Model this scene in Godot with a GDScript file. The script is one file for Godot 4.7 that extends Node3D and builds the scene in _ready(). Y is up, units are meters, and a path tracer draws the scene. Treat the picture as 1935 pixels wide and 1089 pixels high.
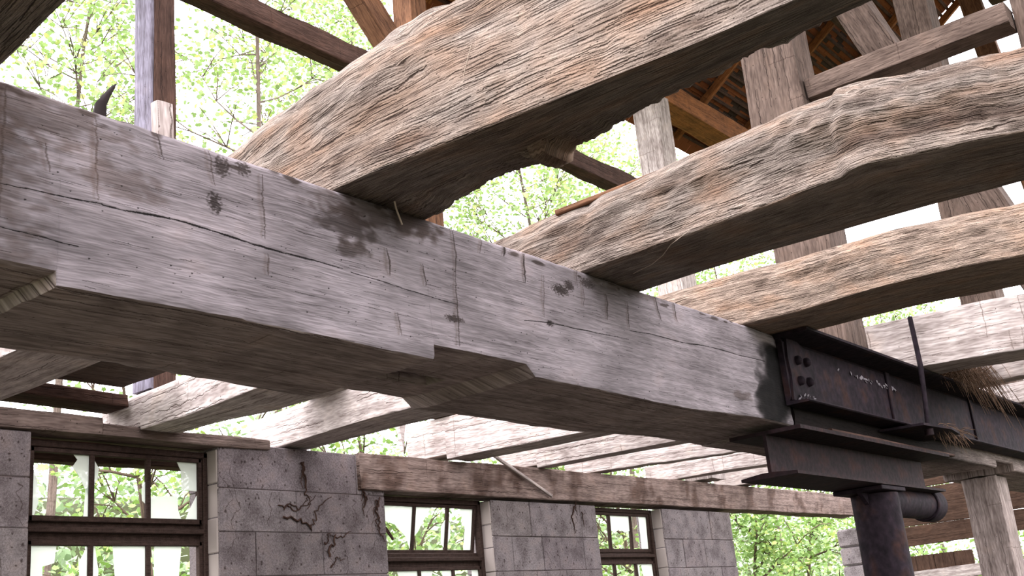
extends Node3D

# ------------------------------------------------------------------ textures
class Tex:
	var w: int
	var h: int
	var lum := PackedByteArray()
	var hgt := PackedByteArray()
	var stn := PackedByteArray()
	var rng := RandomNumberGenerator.new()

	func _init(ww: int, hh: int, sd: int) -> void:
		w = ww
		h = hh
		rng.seed = sd
		lum.resize(w * h)
		hgt.resize(w * h)
		stn.resize(w * h)

	func field(fx: int, fy: int, freq: float, oct: int, sd: int) -> PackedByteArray:
		var n := FastNoiseLite.new()
		n.seed = sd
		n.noise_type = FastNoiseLite.TYPE_SIMPLEX_SMOOTH
		n.frequency = freq
		n.fractal_octaves = oct
		var im := n.get_seamless_image(maxi(4, w / fx), maxi(4, h / fy))
		im.convert(Image.FORMAT_L8)
		im.resize(w, h, Image.INTERPOLATE_CUBIC)
		return im.get_data()

	func dot(x: int, y: int, dl: float, dh: float, ds: float) -> void:
		var i := posmod(y, h) * w + posmod(x, w)
		lum[i] = clampi(int(lum[i] * (1.0 - dl)), 0, 255)
		hgt[i] = clampi(int(hgt[i] - dh * 255.0), 0, 255)
		stn[i] = clampi(int(stn[i] + ds * 255.0), 0, 255)

	func stroke(x0: float, y0: float, x1: float, y1: float, wid: float, dl: float, dh: float, ds: float, wob := 0.0) -> void:
		var len := Vector2(x1 - x0, y1 - y0).length()
		var n := maxi(2, int(len * 1.3))
		var off := 0.0
		var aim := 0.0
		var nx := -(y1 - y0) / maxf(len, 0.001)
		var ny := (x1 - x0) / maxf(len, 0.001)
		for k in n + 1:
			var t := float(k) / n
			if k % 12 == 0:
				aim = rng.randf_range(-wob, wob)
			off = lerpf(off, aim, 0.12)
			var cx := lerpf(x0, x1, t) + nx * off
			var cy := lerpf(y0, y1, t) + ny * off
			var ww := wid * (0.35 + 0.65 * sin(PI * clampf(t, 0.04, 0.96))) * rng.randf_range(0.7, 1.2)
			var r := int(ceil(ww * 0.5))
			for j in range(-r, r + 1):
				var a := clampf(1.2 - absf(j) / maxf(ww * 0.5, 0.5), 0.0, 1.0)
				if a > 0.0:
					dot(int(cx + nx * j), int(cy + ny * j), dl * a, dh * a, ds * a)

	func blob(cx: float, cy: float, rx: float, ry: float, dl: float, dh: float, ds: float, nz: PackedByteArray) -> void:
		for y in range(int(cy - ry), int(cy + ry) + 1):
			for x in range(int(cx - rx), int(cx + rx) + 1):
				var d := Vector2((x - cx) / rx, (y - cy) / ry).length()
				var q := nz[posmod(y, h) * w + posmod(x, w)] / 255.0
				var a := clampf((1.0 - d) * 2.0 + (q - 0.6) * 2.4, 0.0, 1.0) * clampf((1.0 - d) * 4.0, 0.0, 1.0)
				if a > 0.01:
					dot(x, y, dl * a, dh * a, ds * a)

	func pictures(dark: Color, light: Color, stain: Color) -> Array[ImageTexture]:
		var pal := PackedByteArray()
		pal.resize(256 * 16 * 3)
		for s in 16:
			for l in 256:
				var c := dark.lerp(light, l / 255.0).lerp(stain.darkened(0.6).lerp(stain, l / 255.0), s / 15.0)
				var o := (s * 256 + l) * 3
				pal[o] = int(clampf(c.r, 0, 1) * 255)
				pal[o + 1] = int(clampf(c.g, 0, 1) * 255)
				pal[o + 2] = int(clampf(c.b, 0, 1) * 255)
		var out := PackedByteArray()
		out.resize(w * h * 3)
		var k := 0
		for i in w * h:
			var o := ((stn[i] >> 4) * 256 + lum[i]) * 3
			out[k] = pal[o]
			out[k + 1] = pal[o + 1]
			out[k + 2] = pal[o + 2]
			k += 3
		return [ImageTexture.create_from_image(Image.create_from_data(w, h, false, Image.FORMAT_RGB8, out)), ImageTexture.create_from_image(Image.create_from_data(w, h, false, Image.FORMAT_L8, hgt))]


# ------------------------------------------------------------------ mesh collecting
class Acc:
	var v := PackedVector3Array()
	var n := PackedVector3Array()
	var uv := PackedVector2Array()
	var c := PackedColorArray()
	var ix := PackedInt32Array()
	var tint := Color.WHITE

	func poly(pts: Array, outward: Vector3, uo := Vector2.ZERO) -> void:
		var nn: Vector3 = (pts[1] - pts[0]).cross(pts[2] - pts[0]).normalized()
		var flip := nn.dot(outward) < 0.0
		if flip:
			nn = -nn
		var t := Vector3.UP.cross(nn)
		if t.length() < 0.2:
			t = Vector3.RIGHT
		t = t.normalized()
		var b := nn.cross(t)
		var s := v.size()
		for p in pts:
			v.append(p)
			n.append(nn)
			uv.append(Vector2(p.dot(t), -p.dot(b)) + uo)
			c.append(tint)
		for k in range(1, pts.size() - 1):
			if flip:
				ix.append_array(PackedInt32Array([s, s + k, s + k + 1]))
			else:
				ix.append_array(PackedInt32Array([s, s + k + 1, s + k]))

	func box(xf: Transform3D, size: Vector3, bev := 0.004, uo := Vector2.ZERO) -> void:
		var hs := size * 0.5
		bev = minf(bev, minf(hs.x, minf(hs.y, hs.z)) * 0.6)
		var axes: Array[Vector3] = [Vector3.RIGHT, Vector3.UP, Vector3.BACK]
		for a in 3:
			var i := (a + 1) % 3
			var j := (a + 2) % 3
			for s in [-1.0, 1.0]:
				var f: Vector3 = axes[a] * s * hs[a]
				var e := axes[i] * (hs[i] - bev)
				var g := axes[j] * (hs[j] - bev)
				poly([xf * (f - e - g), xf * (f + e - g), xf * (f + e + g), xf * (f - e + g)], xf.basis * (axes[a] * s), uo)
				for s2 in [-1.0, 1.0]:   # the edges between the faces of axis a and axis i
					var f2: Vector3 = axes[i] * s2 * hs[i]
					var p0: Vector3 = f + axes[i] * s2 * (hs[i] - bev)
					var p1: Vector3 = f2 + axes[a] * s * (hs[a] - bev)
					poly([xf * (p0 - g), xf * (p0 + g), xf * (p1 + g), xf * (p1 - g)], xf.basis * (axes[a] * s + axes[i] * s2), uo)
		for sx in [-1.0, 1.0]:
			for sy in [-1.0, 1.0]:
				for sz in [-1.0, 1.0]:
					var k := Vector3(sx, sy, sz)
					poly([xf * (k * (hs - Vector3(0, bev, bev))), xf * (k * (hs - Vector3(bev, 0, bev))), xf * (k * (hs - Vector3(bev, bev, 0)))], xf.basis * k, uo)

	# rings: equal-length closed loops of points; smooth normals, u along, v round
	func loft(rings: Array[PackedVector3Array], us: PackedFloat32Array, vs: PackedFloat32Array, cols: Array[PackedColorArray], caps := true) -> void:
		var m := rings[0].size()
		var s := v.size()
		var nr := rings.size()
		var mid := Vector3.ZERO
		for p in rings[0]:
			mid += p / m
		var ax := (rings[nr - 1][0] - rings[0][0]).normalized()
		var area := Vector3.ZERO
		for j in m:
			area += (rings[0][j] - mid).cross(rings[0][(j + 1) % m] - mid)
		var sgn := 1.0 if area.dot(ax) > 0.0 else -1.0
		for i in nr:
			var up := rings[mini(i + 1, nr - 1)]
			var dn := rings[maxi(i - 1, 0)]
			var r := rings[i]
			for j in m + 1:
				var q := j % m
				var da := up[q] - dn[q]
				var db := r[(q + 1) % m] - r[(q + m - 1) % m]
				v.append(r[q])
				n.append(db.cross(da).normalized() * sgn)
				uv.append(Vector2(us[i], vs[j]))
				c.append(cols[i][q] if cols else tint)
		for i in nr - 1:
			for j in m:
				var a := s + i * (m + 1) + j
				var b := a + m + 1
				if sgn > 0.0:
					ix.append_array(PackedInt32Array([a, b, a + 1, a + 1, b, b + 1]))
				else:
					ix.append_array(PackedInt32Array([a, a + 1, b, a + 1, b + 1, b]))
		if caps:
			for e in [0, nr - 1]:
				var r: PackedVector3Array = rings[e]
				var cm := Vector3.ZERO
				for p in r:
					cm += p / m
				var t := tint
				for j in m:
					if cols:
						tint = cols[e][j]
					poly([cm, r[j], r[(j + 1) % m]], -ax if e == 0 else ax, Vector2(0.3, 0.1))
				tint = t

	func tube(pts: Array, radii: Array, sides := 8, caps := true) -> void:
		var rings: Array[PackedVector3Array] = []
		var us := PackedFloat32Array()
		var vs := PackedFloat32Array()
		var l := 0.0
		var ref := Vector3(0.31, 0.17, 0.93)
		for i in pts.size():
			var d: Vector3 = (pts[mini(i + 1, pts.size() - 1)] - pts[maxi(i - 1, 0)]).normalized()
			var a := d.cross(ref if absf(d.dot(ref)) < 0.95 else Vector3.UP).normalized()
			var b := d.cross(a)
			var ring := PackedVector3Array()
			for k in sides:
				var an := TAU * k / sides
				ring.append(pts[i] + (a * cos(an) + b * sin(an)) * float(radii[i]))
			rings.append(ring)
			if i > 0:
				l += pts[i].distance_to(pts[i - 1])
			us.append(l)
		for k in sides + 1:
			vs.append(float(k) / sides * TAU * float(radii[0]))
		var none: Array[PackedColorArray] = []
		loft(rings, us, vs, none, caps)

	# a flat outline in the plane (o, a, b), thickened along d
	func prism(outline: PackedVector2Array, o: Vector3, a: Vector3, b: Vector3, d: Vector3) -> void:
		var tri := Geometry2D.triangulate_polygon(outline)
		for k in range(0, tri.size(), 3):
			var p: Array = []
			for e in 3:
				p.append(o + a * outline[tri[k + e]].x + b * outline[tri[k + e]].y)
			poly(p, -d)
			poly([p[0] + d, p[1] + d, p[2] + d], d)
		var cm := Vector2.ZERO
		for q in outline:
			cm += q / outline.size()
		var turn := 1.0 if not Geometry2D.is_polygon_clockwise(outline) else -1.0
		for k in outline.size():
			var q0 := outline[k]
			var q1 := outline[(k + 1) % outline.size()]
			var e := (q1 - q0)
			var out2 := Vector2(e.y, -e.x) * turn
			var p0 := o + a * q0.x + b * q0.y
			var p1 := o + a * q1.x + b * q1.y
			poly([p0, p1, p1 + d, p0 + d], a * out2.x + b * out2.y)

	func mesh(m: Material, onto: ArrayMesh = null) -> ArrayMesh:
		var am := onto if onto else ArrayMesh.new()
		var arr := []
		arr.resize(Mesh.ARRAY_MAX)
		arr[Mesh.ARRAY_VERTEX] = v
		arr[Mesh.ARRAY_NORMAL] = n
		arr[Mesh.ARRAY_TEX_UV] = uv
		arr[Mesh.ARRAY_COLOR] = c
		arr[Mesh.ARRAY_INDEX] = ix
		am.add_surface_from_arrays(Mesh.PRIMITIVE_TRIANGLES, arr)
		am.surface_set_material(am.get_surface_count() - 1, m)
		return am


# ------------------------------------------------------------------ object helpers
var taken := {}
var M := {}
var rng := RandomNumberGenerator.new()
var n1 := FastNoiseLite.new()
var n2 := FastNoiseLite.new()


func numbered(called: String, parent: Node) -> String:
	var key := "%d/%s" % [parent.get_instance_id(), called]
	taken[key] = taken.get(key, -1) + 1
	return called if taken[key] == 0 else "%s_%03d" % [called, taken[key]]


func tag(o: Node, label := "", category := "", group := "", kind := "") -> Node:
	if label:
		o.set_meta("label", label)
	if category:
		o.set_meta("category", category)
	if group:
		o.set_meta("group", group)
	if kind:
		o.set_meta("kind", kind)
	return o


func base(called: String, at := Vector3.ZERO) -> Node3D:
	var o := Node3D.new()
	o.name = numbered(called, self)
	o.position = at
	add_child(o, true)
	return o


func put(called: String, mesh: Mesh, parent: Node = null, at := Vector3.ZERO) -> MeshInstance3D:
	var o := MeshInstance3D.new()
	var p: Node = parent if parent else self
	o.name = numbered(called, p)
	o.mesh = mesh
	o.position = at
	p.add_child(o, true)
	return o


func curve(tab: Array, t: float) -> float:
	if t <= tab[0][0]:
		return tab[0][1]
	for i in range(1, tab.size()):
		if t <= tab[i][0]:
			var k: float = (t - tab[i - 1][0]) / (tab[i][0] - tab[i - 1][0])
			var a: float = tab[maxi(i - 2, 0)][1]
			var d: float = tab[mini(i + 1, tab.size() - 1)][1]
			return lerpf(cubic_interpolate(tab[i - 1][1], tab[i][1], a, d, k), lerpf(tab[i - 1][1], tab[i][1], k), 0.5)
	return tab[tab.size() - 1][1]


# section outline from four corners (bottom-left, bottom-right, top-right, top-left), each rounded by r with k pieces; n pieces along each side
func section(q: PackedVector2Array, r: Array, k: Array, n: Array) -> PackedVector2Array:
	var out := PackedVector2Array()
	for i in 4:
		var p := q[i]
		var a := (q[(i + 3) % 4] - p)
		var b := (q[(i + 1) % 4] - p)
		var p0 := p + a.normalized() * minf(r[i], a.length() * 0.49)
		var p1 := p + b.normalized() * minf(r[i], b.length() * 0.49)
		for j in int(k[i]) + 1:
			var t := float(j) / float(k[i])
			out.append(p0.lerp(p, t).lerp(p.lerp(p1, t), t))
		var nx := q[(i + 1) % 4]
		var c := p - nx
		var p2 := nx + c.normalized() * minf(r[(i + 1) % 4], c.length() * 0.49)
		var edge := 0.004 / maxf(p1.distance_to(p2), 0.009)
		out.append(p1.lerp(p2, edge))
		for j in range(1, int(n[i])):
			out.append(p1.lerp(p2, lerpf(edge, 1.0 - edge, float(j) / n[i])))
		out.append(p1.lerp(p2, 1.0 - edge))
	return out


# a hewn timber: d.o, d.a (along), d.s (across), d.u (up), d.t (stations), d.q (t -> four corners)
func timber(d: Dictionary, mat: Material, onto: ArrayMesh = null) -> ArrayMesh:
	var acc := Acc.new()
	var rings: Array[PackedVector3Array] = []
	var cols: Array[PackedColorArray] = []
	var us := PackedFloat32Array()
	var vs := PackedFloat32Array()
	var o: Vector3 = d.o
	var a: Vector3 = d.a
	var s: Vector3 = d.s
	var u: Vector3 = d.u
	var amp: float = d.get("amp", 0.004)
	var fis: float = d.get("fis", 0.0)
	var fs: float = d.get("fs", 5.0)
	var fa: float = d.get("fa", 1.2)
	var sd: float = d.get("seed", 0.0) * 37.7
	var paint = d.get("paint")
	var bump = d.get("bump")
	var first := true
	var ends: float = d.get("ends", 0.0)
	var tn: int = d.t.size()
	for ti in tn:
		var t: float = d.t[ti]
		var p2 := section(d.q.call(t), d.r, d.k, d.n)
		var m := p2.size()
		if first:
			first = false
			var l: float = d.get("voff", 0.0)
			vs.append(l)
			for j in m:
				l += p2[j].distance_to(p2[(j + 1) % m])
				vs.append(l)
		us.append(t + d.get("uoff", 0.0))
		var ring := PackedVector3Array()
		var col := PackedColorArray()
		for j in m:
			var p := p2[j]
			var tg := p2[(j + 1) % m] - p2[(j + m - 1) % m]
			var nn := Vector2(tg.y, -tg.x).normalized()
			var dd := 0.0
			if amp > 0.0:
				dd = amp * n1.get_noise_3d(t * fa + sd, p.x * fs, p.y * fs + sd) * 1.6
			if fis > 0.0 and p.y > d.get("fis_from", -99.0):
				var e := 1.0 - absf(n2.get_noise_3d(t * 1.1 + sd, p.x * 11.0, p.y * 11.0)) * 2.6
				if e > 0.0:
					dd -= fis * e * e * e
				dd += fis * 0.55 * n2.get_noise_3d(t * 2.6 + sd, p.x * 30.0 + 9.0, p.y * 30.0)
			if bump != null:
				dd += bump.call(t, p)
			p += nn * dd
			var w := o + a * t + s * p.x + u * p.y
			if ends > 0.0 and (ti == 0 or ti == tn - 1):
				w += a * n1.get_noise_2d(p.x * 16.0 + sd, p.y * 16.0) * ends
			ring.append(w)
			var b := 1.0 + 0.20 * n1.get_noise_3d(t * 0.9 + 50.0 + sd, p.x * 3.0, p.y * 3.0)
			b *= d.get("tone", 0.86)
			var cc := Color(b, b * 0.995, b * 0.985)
			if paint != null:
				cc = paint.call(t, p, cc)
			col.append(cc)
		rings.append(ring)
		cols.append(col)
	acc.loft(rings, us, vs, cols)
	return acc.mesh(mat, onto)


func steps(a: float, b: float, d: float) -> PackedFloat32Array:
	var out := PackedFloat32Array()
	var n := maxi(1, int(ceil((b - a) / d)))
	for i in n + 1:
		out.append(lerpf(a, b, float(i) / n))
	return out


# a plain squared piece from p0 to p1, w across (level), h deep (upright)
func bar(p0: Vector3, p1: Vector3, w: float, h: float, mat: Material, sd := 1.0, amp := 0.004, res := 0.05, up := Vector3.UP, r := 0.006, paint = null) -> ArrayMesh:
	var a := (p1 - p0).normalized()
	var s := up.cross(a).normalized()
	if absf(up.dot(a)) > 0.98:
		s = Vector3.FORWARD
	var u := a.cross(s).normalized()
	var q := PackedVector2Array([Vector2(-w / 2, -h / 2), Vector2(w / 2, -h / 2), Vector2(w / 2, h / 2), Vector2(-w / 2, h / 2)])
	return timber({"o": p0, "a": a, "s": s, "u": u, "t": steps(0, p0.distance_to(p1), res), "q": func(_t): return q, "r": [r, r, r, r], "k": [2, 2, 2, 2],
		"n": [maxi(2, int(w / 0.04)), maxi(2, int(h / 0.04)), maxi(2, int(w / 0.04)), maxi(2, int(h / 0.04))], "amp": amp, "fs": 9.0, "seed": sd, "voff": fmod(sd * 0.171, 1.0), "uoff": fmod(sd * 0.37, 2.0), "ends": amp, "paint": paint}, mat)


func mat(tex: Array, tint: Color, sx: float, sy: float, rough: float, relief: float) -> StandardMaterial3D:
	var m := StandardMaterial3D.new()
	m.albedo_color = tint
	m.vertex_color_use_as_albedo = true
	if tex:
		m.albedo_texture = tex[0]
		if relief > 0.0:
			m.heightmap_enabled = true
			m.heightmap_texture = tex[1]
			m.heightmap_scale = relief
	m.uv1_scale = Vector3(sx, sy, 1)
	m.roughness = rough
	m.metallic_specular = 0.3
	return m


func plain(c: Color, rough := 0.9, metal := 0.0) -> StandardMaterial3D:
	var m := StandardMaterial3D.new()
	m.albedo_color = c
	m.roughness = rough
	m.metallic = metal
	m.metallic_specular = 0.3
	m.vertex_color_use_as_albedo = true
	return m


# ------------------------------------------------------------------ what the surfaces are made of
func make_materials() -> void:
	# hewn grey oak: grain, worm holes, checks
	var t := Tex.new(1024, 512, 5)
	var g := t.field(20, 1, 0.055, 3, 1)
	var g2 := t.field(6, 1, 0.16, 2, 2)
	var mo := t.field(4, 4, 0.03, 4, 3)
	for i in t.w * t.h:
		t.lum[i] = clampi(172 + (g[i] - 128) * 0.34 + (g2[i] - 128) * 0.34 + (mo[i] - 128) * 0.34, 0, 255)
		t.hgt[i] = clampi(150 + (g[i] - 128) * 0.30 + (g2[i] - 128) * 0.35, 0, 255)
		t.stn[i] = clampi((mo[i] - 150) * 0.9, 0, 120)
	var r := t.rng
	for i in 420:
		var x := r.randf() * 1024
		var y := r.randf() * 512
		t.stroke(x, y, x + r.randf_range(10, 70), y + r.randf_range(-2, 2), r.randf_range(0.8, 1.6), r.randf_range(0.15, 0.5), 0.25, 0.0, 1.0)
	for i in 26:
		var x := r.randf() * 1024
		var y := r.randf() * 512
		t.stroke(x, y, x + r.randf_range(120, 380), y + r.randf_range(-9, 9), r.randf_range(1.2, 2.6), 0.75, 0.5, 0.0, 2.5)
	for i in 260:
		var x := r.randi() % 1024
		var y := r.randi() % 512
		t.dot(x, y, 0.75, 0.5, 0.0)
		t.dot(x + 1, y, 0.75, 0.5, 0.0)
		if r.randf() < 0.4:
			t.dot(x, y + 1, 0.7, 0.5, 0.0)
			t.dot(x + 1, y + 1, 0.7, 0.5, 0.0)
	for i in 16:
		var x := r.randf() * 1024
		var y := r.randf() * 512
		t.stroke(x, y, x + r.randf_range(-5, 5), y + r.randf_range(40, 150), r.randf_range(1.5, 3.0), 0.38, 0.2, 0.25, 2.0)
	var tw := t.pictures(Color(0.20, 0.16, 0.145), Color(0.735, 0.685, 0.665), Color(0.60, 0.51, 0.455))
	M.hewn = mat(tw, Color(1, 1, 1), 0.5, 1.0, 0.9, 0.5)
	M.pale = mat(t.pictures(Color(0.27, 0.22, 0.20), Color(0.93, 0.895, 0.88), Color(0.74, 0.64, 0.57)), Color(1, 1, 1), 0.5, 1.0, 0.9, 0.5)
	M.grey = mat(tw, Color(0.66, 0.62, 0.585), 0.5, 1.0, 0.9, 0.6)
	M.brown = mat(tw, Color(0.78, 0.62, 0.49), 0.5, 1.0, 0.9, 0.6)
	M.orange = mat(tw, Color(0.95, 0.68, 0.42), 0.5, 1.0, 0.9, 0.5)
	M.dark = mat(tw, Color(0.52, 0.43, 0.39), 0.5, 1.0, 0.9, 0.6)
	M.board = mat(tw, Color(0.56, 0.48, 0.42), 0.5, 1.0, 0.9, 0.6)
	M.plate = mat(tw, Color(0.94, 0.90, 0.88), 0.5, 1.0, 0.9, 0.6)

	# rough log: torn fibres, long splits, flakes
	t = Tex.new(1024, 1024, 9)
	g = t.field(24, 1, 0.13, 4, 11)
	g2 = t.field(12, 1, 0.30, 3, 12)
	mo = t.field(4, 3, 0.022, 5, 13)
	var gr := t.field(1, 1, 0.30, 2, 14)
	for i in t.w * t.h:
		var e := absi(g[i] - 128)
		var cut := maxi(0, 14 - e) * 4.0
		t.lum[i] = clampi(184 + (g2[i] - 128) * 0.50 + (mo[i] - 128) * 0.40 + (gr[i] - 128) * 0.25 - cut * 0.7, 0, 255)
		t.hgt[i] = clampi(170 + (g2[i] - 128) * 0.4 + (gr[i] - 128) * 0.15 - cut * 1.2, 0, 255)
		t.stn[i] = clampi((mo[i] - 112) * 1.6, 0, 220)
	r = t.rng
	for i in 900:
		var x := r.randf() * 1024
		var y := r.randf() * 1024
		if mo[int(y) * 1024 + int(x)] > 110:
			t.stroke(x, y, x + r.randf_range(25, 130), y + r.randf_range(-6, 6), r.randf_range(1.0, 2.4), r.randf_range(0.4, 0.8), 0.5, 0.1, 1.2)
	for i in 3000:
		var x := r.randf() * 1024
		var y := r.randf() * 1024
		t.stroke(x, y, x + r.randf_range(10, 90), y + r.randf_range(-2, 2), r.randf_range(0.7, 1.4), r.randf_range(0.12, 0.45), 0.25, 0.06, 0.6)
	for i in 30:   # lifted flakes: a dark ragged lower lip under a pale one
		var x := r.randf() * 1024
		var y := r.randf() * 1024
		var l := r.randf_range(20, 90)
		t.stroke(x, y, x + l, y + r.randf_range(-10, 10), r.randf_range(2.0, 5.0), 0.8, 0.6, 0.2, 2.5)
		t.stroke(x, y - 5, x + l, y - 5 + r.randf_range(-10, 10), 4.0, -0.15, -0.2, 0.0, 2.0)
	for i in 900:
		var x := r.randi() % 1024
		var y := r.randi() % 1024
		t.dot(x, y, 0.7, 0.5, 0.0)
		t.dot(x + 1, y, 0.6, 0.5, 0.0)
	M.log = mat(t.pictures(Color(0.17, 0.125, 0.11), Color(0.93, 0.875, 0.82), Color(0.74, 0.61, 0.52)), Color(1, 1, 1), 0.62, 1.0, 0.95, 0.7)

	# the long face of the near girder, with its own cracks, nicks and stains (x 0.7..4.7, y 2.22..2.78)
	t = Tex.new(2048, 512, 21)
	g = t.field(24, 1, 0.06, 3, 31)
	g2 = t.field(7, 1, 0.2, 2, 32)
	mo = t.field(4, 4, 0.02, 4, 33)
	var sp := t.field(2, 2, 0.05, 3, 34)
	for i in t.w * t.h:
		t.lum[i] = clampi(176 + (g[i] - 128) * 0.22 + (g2[i] - 128) * 0.20 + (mo[i] - 128) * 0.30, 0, 255)
		t.hgt[i] = clampi(160 + (g[i] - 128) * 0.30 + (g2[i] - 128) * 0.35, 0, 255)
		t.stn[i] = clampi((mo[i] - 165) * 0.8, 0, 90)
	r = t.rng
	var fine := t.field(1, 1, 0.16, 2, 35)
	var to := func(p: Array) -> Vector2: return Vector2((p[0] - 0.7) / 4.0 * 2048.0, (2.78 - p[1]) / 0.56 * 512.0)
	for i in 620:
		var x := r.randf() * 2048
		var y := r.randf() * 512
		t.stroke(x, y, x + r.randf_range(8, 46), y + r.randf_range(-2, 2), r.randf_range(0.8, 1.5), r.randf_range(0.12, 0.4), 0.25, 0.05, 1.0)
	for i in 420:
		var x := r.randi() % 2048
		var y := r.randi() % 512
		var big := r.randf() < 0.3
		t.dot(x, y, 0.75, 0.5, 0.0)
		t.dot(x, y + 1, 0.7, 0.5, 0.0)
		t.dot(x + 1, y, 0.7 if big else 0.3, 0.5, 0.0)
		if big:
			t.dot(x, y + 2, 0.65, 0.5, 0.0)
			t.dot(x + 1, y + 1, 0.7, 0.5, 0.0)
	for line in [
		[4.2, [1.199, 2.533], [1.248, 2.532], [1.377, 2.545], [1.475, 2.540], [1.578, 2.535], [1.688, 2.533], [1.788, 2.534], [1.872, 2.533]],
		[2.4, [2.607, 2.518], [2.742, 2.533], [2.841, 2.535], [3.005, 2.540], [3.198, 2.549]],
		[2.6, [3.206, 2.580], [3.363, 2.591], [3.565, 2.590], [3.768, 2.605], [4.027, 2.606], [4.239, 2.610]],
		[1.4, [0.9, 2.44], [1.15, 2.432]], [1.4, [0.9, 2.52], [1.2, 2.535]], [1.2, [1.9, 2.53], [2.3, 2.515]]]:
		for k in range(1, line.size() - 1):
			var a: Vector2 = to.call(line[k])
			var b: Vector2 = to.call(line[k + 1])
			var wd: float = line[0] * (0.55 if k == 1 or k == line.size() - 2 else 1.0)
			t.stroke(a.x, a.y, b.x, b.y, wd, 0.9, 0.6, 0.0, 1.2)
			t.stroke(a.x, a.y, b.x, b.y, wd, 0.7, 0.6, 0.0, 0.6)
	for s in [[[1.183, 2.748], [1.192, 2.541], 3, .25], [[1.078, 2.637], [1.088, 2.577], 3, .35], [[1.337, 2.742], [1.352, 2.682], 3, .55], [[1.471, 2.737], [1.491, 2.657], 3, .3], [[1.626, 2.721], [1.628, 2.559], 3, .4],
		[[2.033, 2.622], [2.043, 2.55], 4, .6], [[2.168, 2.605], [2.181, 2.547], 4, .5], [[2.31, 2.739], [2.31, 2.603], 4, .5], [[2.31, 2.603], [2.297, 2.393], 3.5, .5], [[2.553, 2.749], [2.536, 2.707], 7, .85], [[2.642, 2.738], [2.635, 2.642], 5, .85],
		[[3.084, 2.691], [3.076, 2.597], 4, .55], [[3.214, 2.686], [3.207, 2.586], 4, .5], [[3.407, 2.751], [3.433, 2.653], 5, .7], [[3.541, 2.751], [3.548, 2.664], 4, .65], [[2.436, 2.752], [2.426, 2.692], 3, .4],
		[[2.736, 2.688], [2.717, 2.546], 2.5, .3], [[2.952, 2.712], [2.939, 2.619], 2.5, .3], [[2.057, 2.448], [2.067, 2.388], 3, .4], [[1.631, 2.52], [1.634, 2.469], 4, .35], [[2.928, 2.763], [2.92, 2.688], 3, .4], [[0.99, 2.75], [0.985, 2.4], 4, .35]]:
		var a: Vector2 = to.call(s[0])
		var b: Vector2 = to.call(s[1])
		t.stroke(a.x, a.y, b.x, b.y, s[2], s[3], 0.25, 0.4, 1.6)
		t.stroke(a.x - 5, a.y, b.x - 5, b.y, 9.0, s[3] * 0.18, 0.06, 0.2, 2.0)
	for b in [[1.483, 2.613, .022, .03, .85], [1.507, 2.71, .025, .03, .7], [1.568, 2.721, .025, .02, .7], [1.893, 2.656, .11, .06, .6], [2.155, 2.726, .12, .05, .55], [1.916, 2.589, .06, .03, .5], [2.82, 2.655, .05, .02, .85],
		[2.868, 2.678, .03, .02, .8], [2.978, 2.708, .05, .02, .65], [2.742, 2.532, .022, .011, .95], [2.289, 2.472, .045, .012, .8], [1.25, 2.6, .14, .04, .25], [2.0, 2.71, .28, .055, .35], [3.2, 2.74, .3, .03, .25], [4.0, 2.44, .1, .02, .35], [1.0, 2.7, .3, .08, .25], [0.85, 2.5, .25, .3, .3]]:
		var a: Vector2 = to.call([b[0], b[1]])
		t.blob(a.x, a.y, b[2] * 620.0, b[3] * 1100.0, b[4] * 0.85, 0.12, 0.35, fine if b[2] < 0.06 else sp)
	for i in 40:   # ragged dark blotches under the top arris
		var a: Vector2 = to.call([r.randf_range(0.8, 4.0), r.randf_range(2.715, 2.755)])
		t.blob(a.x, a.y, r.randf_range(8, 26), r.randf_range(4, 12), 0.55, 0.2, 0.4, sp)
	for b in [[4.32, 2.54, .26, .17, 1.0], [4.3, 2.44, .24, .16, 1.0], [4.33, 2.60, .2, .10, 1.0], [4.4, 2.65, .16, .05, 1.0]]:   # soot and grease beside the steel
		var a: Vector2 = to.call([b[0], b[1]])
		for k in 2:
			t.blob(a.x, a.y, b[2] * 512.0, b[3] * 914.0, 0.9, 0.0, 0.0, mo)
	M.face = mat(t.pictures(Color(0.05, 0.042, 0.04), Color(0.71, 0.675, 0.695), Color(0.56, 0.48, 0.45)), Color(1, 1, 1), 1.0, 1.0, 0.9, 0.35)

	# concrete block: grit, black mould, root marks
	t = Tex.new(512, 512, 31)
	g = t.field(1, 1, 0.12, 3, 41)
	mo = t.field(2, 2, 0.02, 4, 42)
	g2 = t.field(1, 1, 0.35, 1, 43)
	for i in t.w * t.h:
		t.lum[i] = clampi(165 + (g[i] - 128) * 0.3 + (mo[i] - 128) * 0.45 + (g2[i] - 128) * 0.35, 0, 255)
		t.hgt[i] = clampi(150 + (g[i] - 128) * 0.4 + (g2[i] - 128) * 0.4, 0, 255)
		t.stn[i] = clampi((mo[i] - 140) * 1.1, 0, 140)
	r = t.rng
	for i in 240:
		t.blob(r.randf() * 512, r.randf() * 512, r.randf_range(1.5, 5), r.randf_range(1.5, 6), 0.75, 0.2, 0.3, g2)
	for i in 9:
		var p := Vector2(r.randf() * 512, r.randf() * 512)
		for k in 9:
			var e := p + Vector2(r.randf_range(-16, 16), r.randf_range(3, 20))
			t.stroke(p.x, p.y, e.x, e.y, r.randf_range(1.5, 4), 0.55, 0.0, 0.5, 1.5)
			p = e
	var tb := t.pictures(Color(0.17, 0.14, 0.135), Color(0.64, 0.615, 0.625), Color(0.51, 0.45, 0.425))
	M.block = mat(tb, Color(1, 1, 1), 1, 1, 0.95, 0.4)
	M.block.uv1_triplanar = true
	M.block.uv1_world_triplanar = true
	M.block.uv1_scale = Vector3(1.0, 1.0, 1.0)
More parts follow.
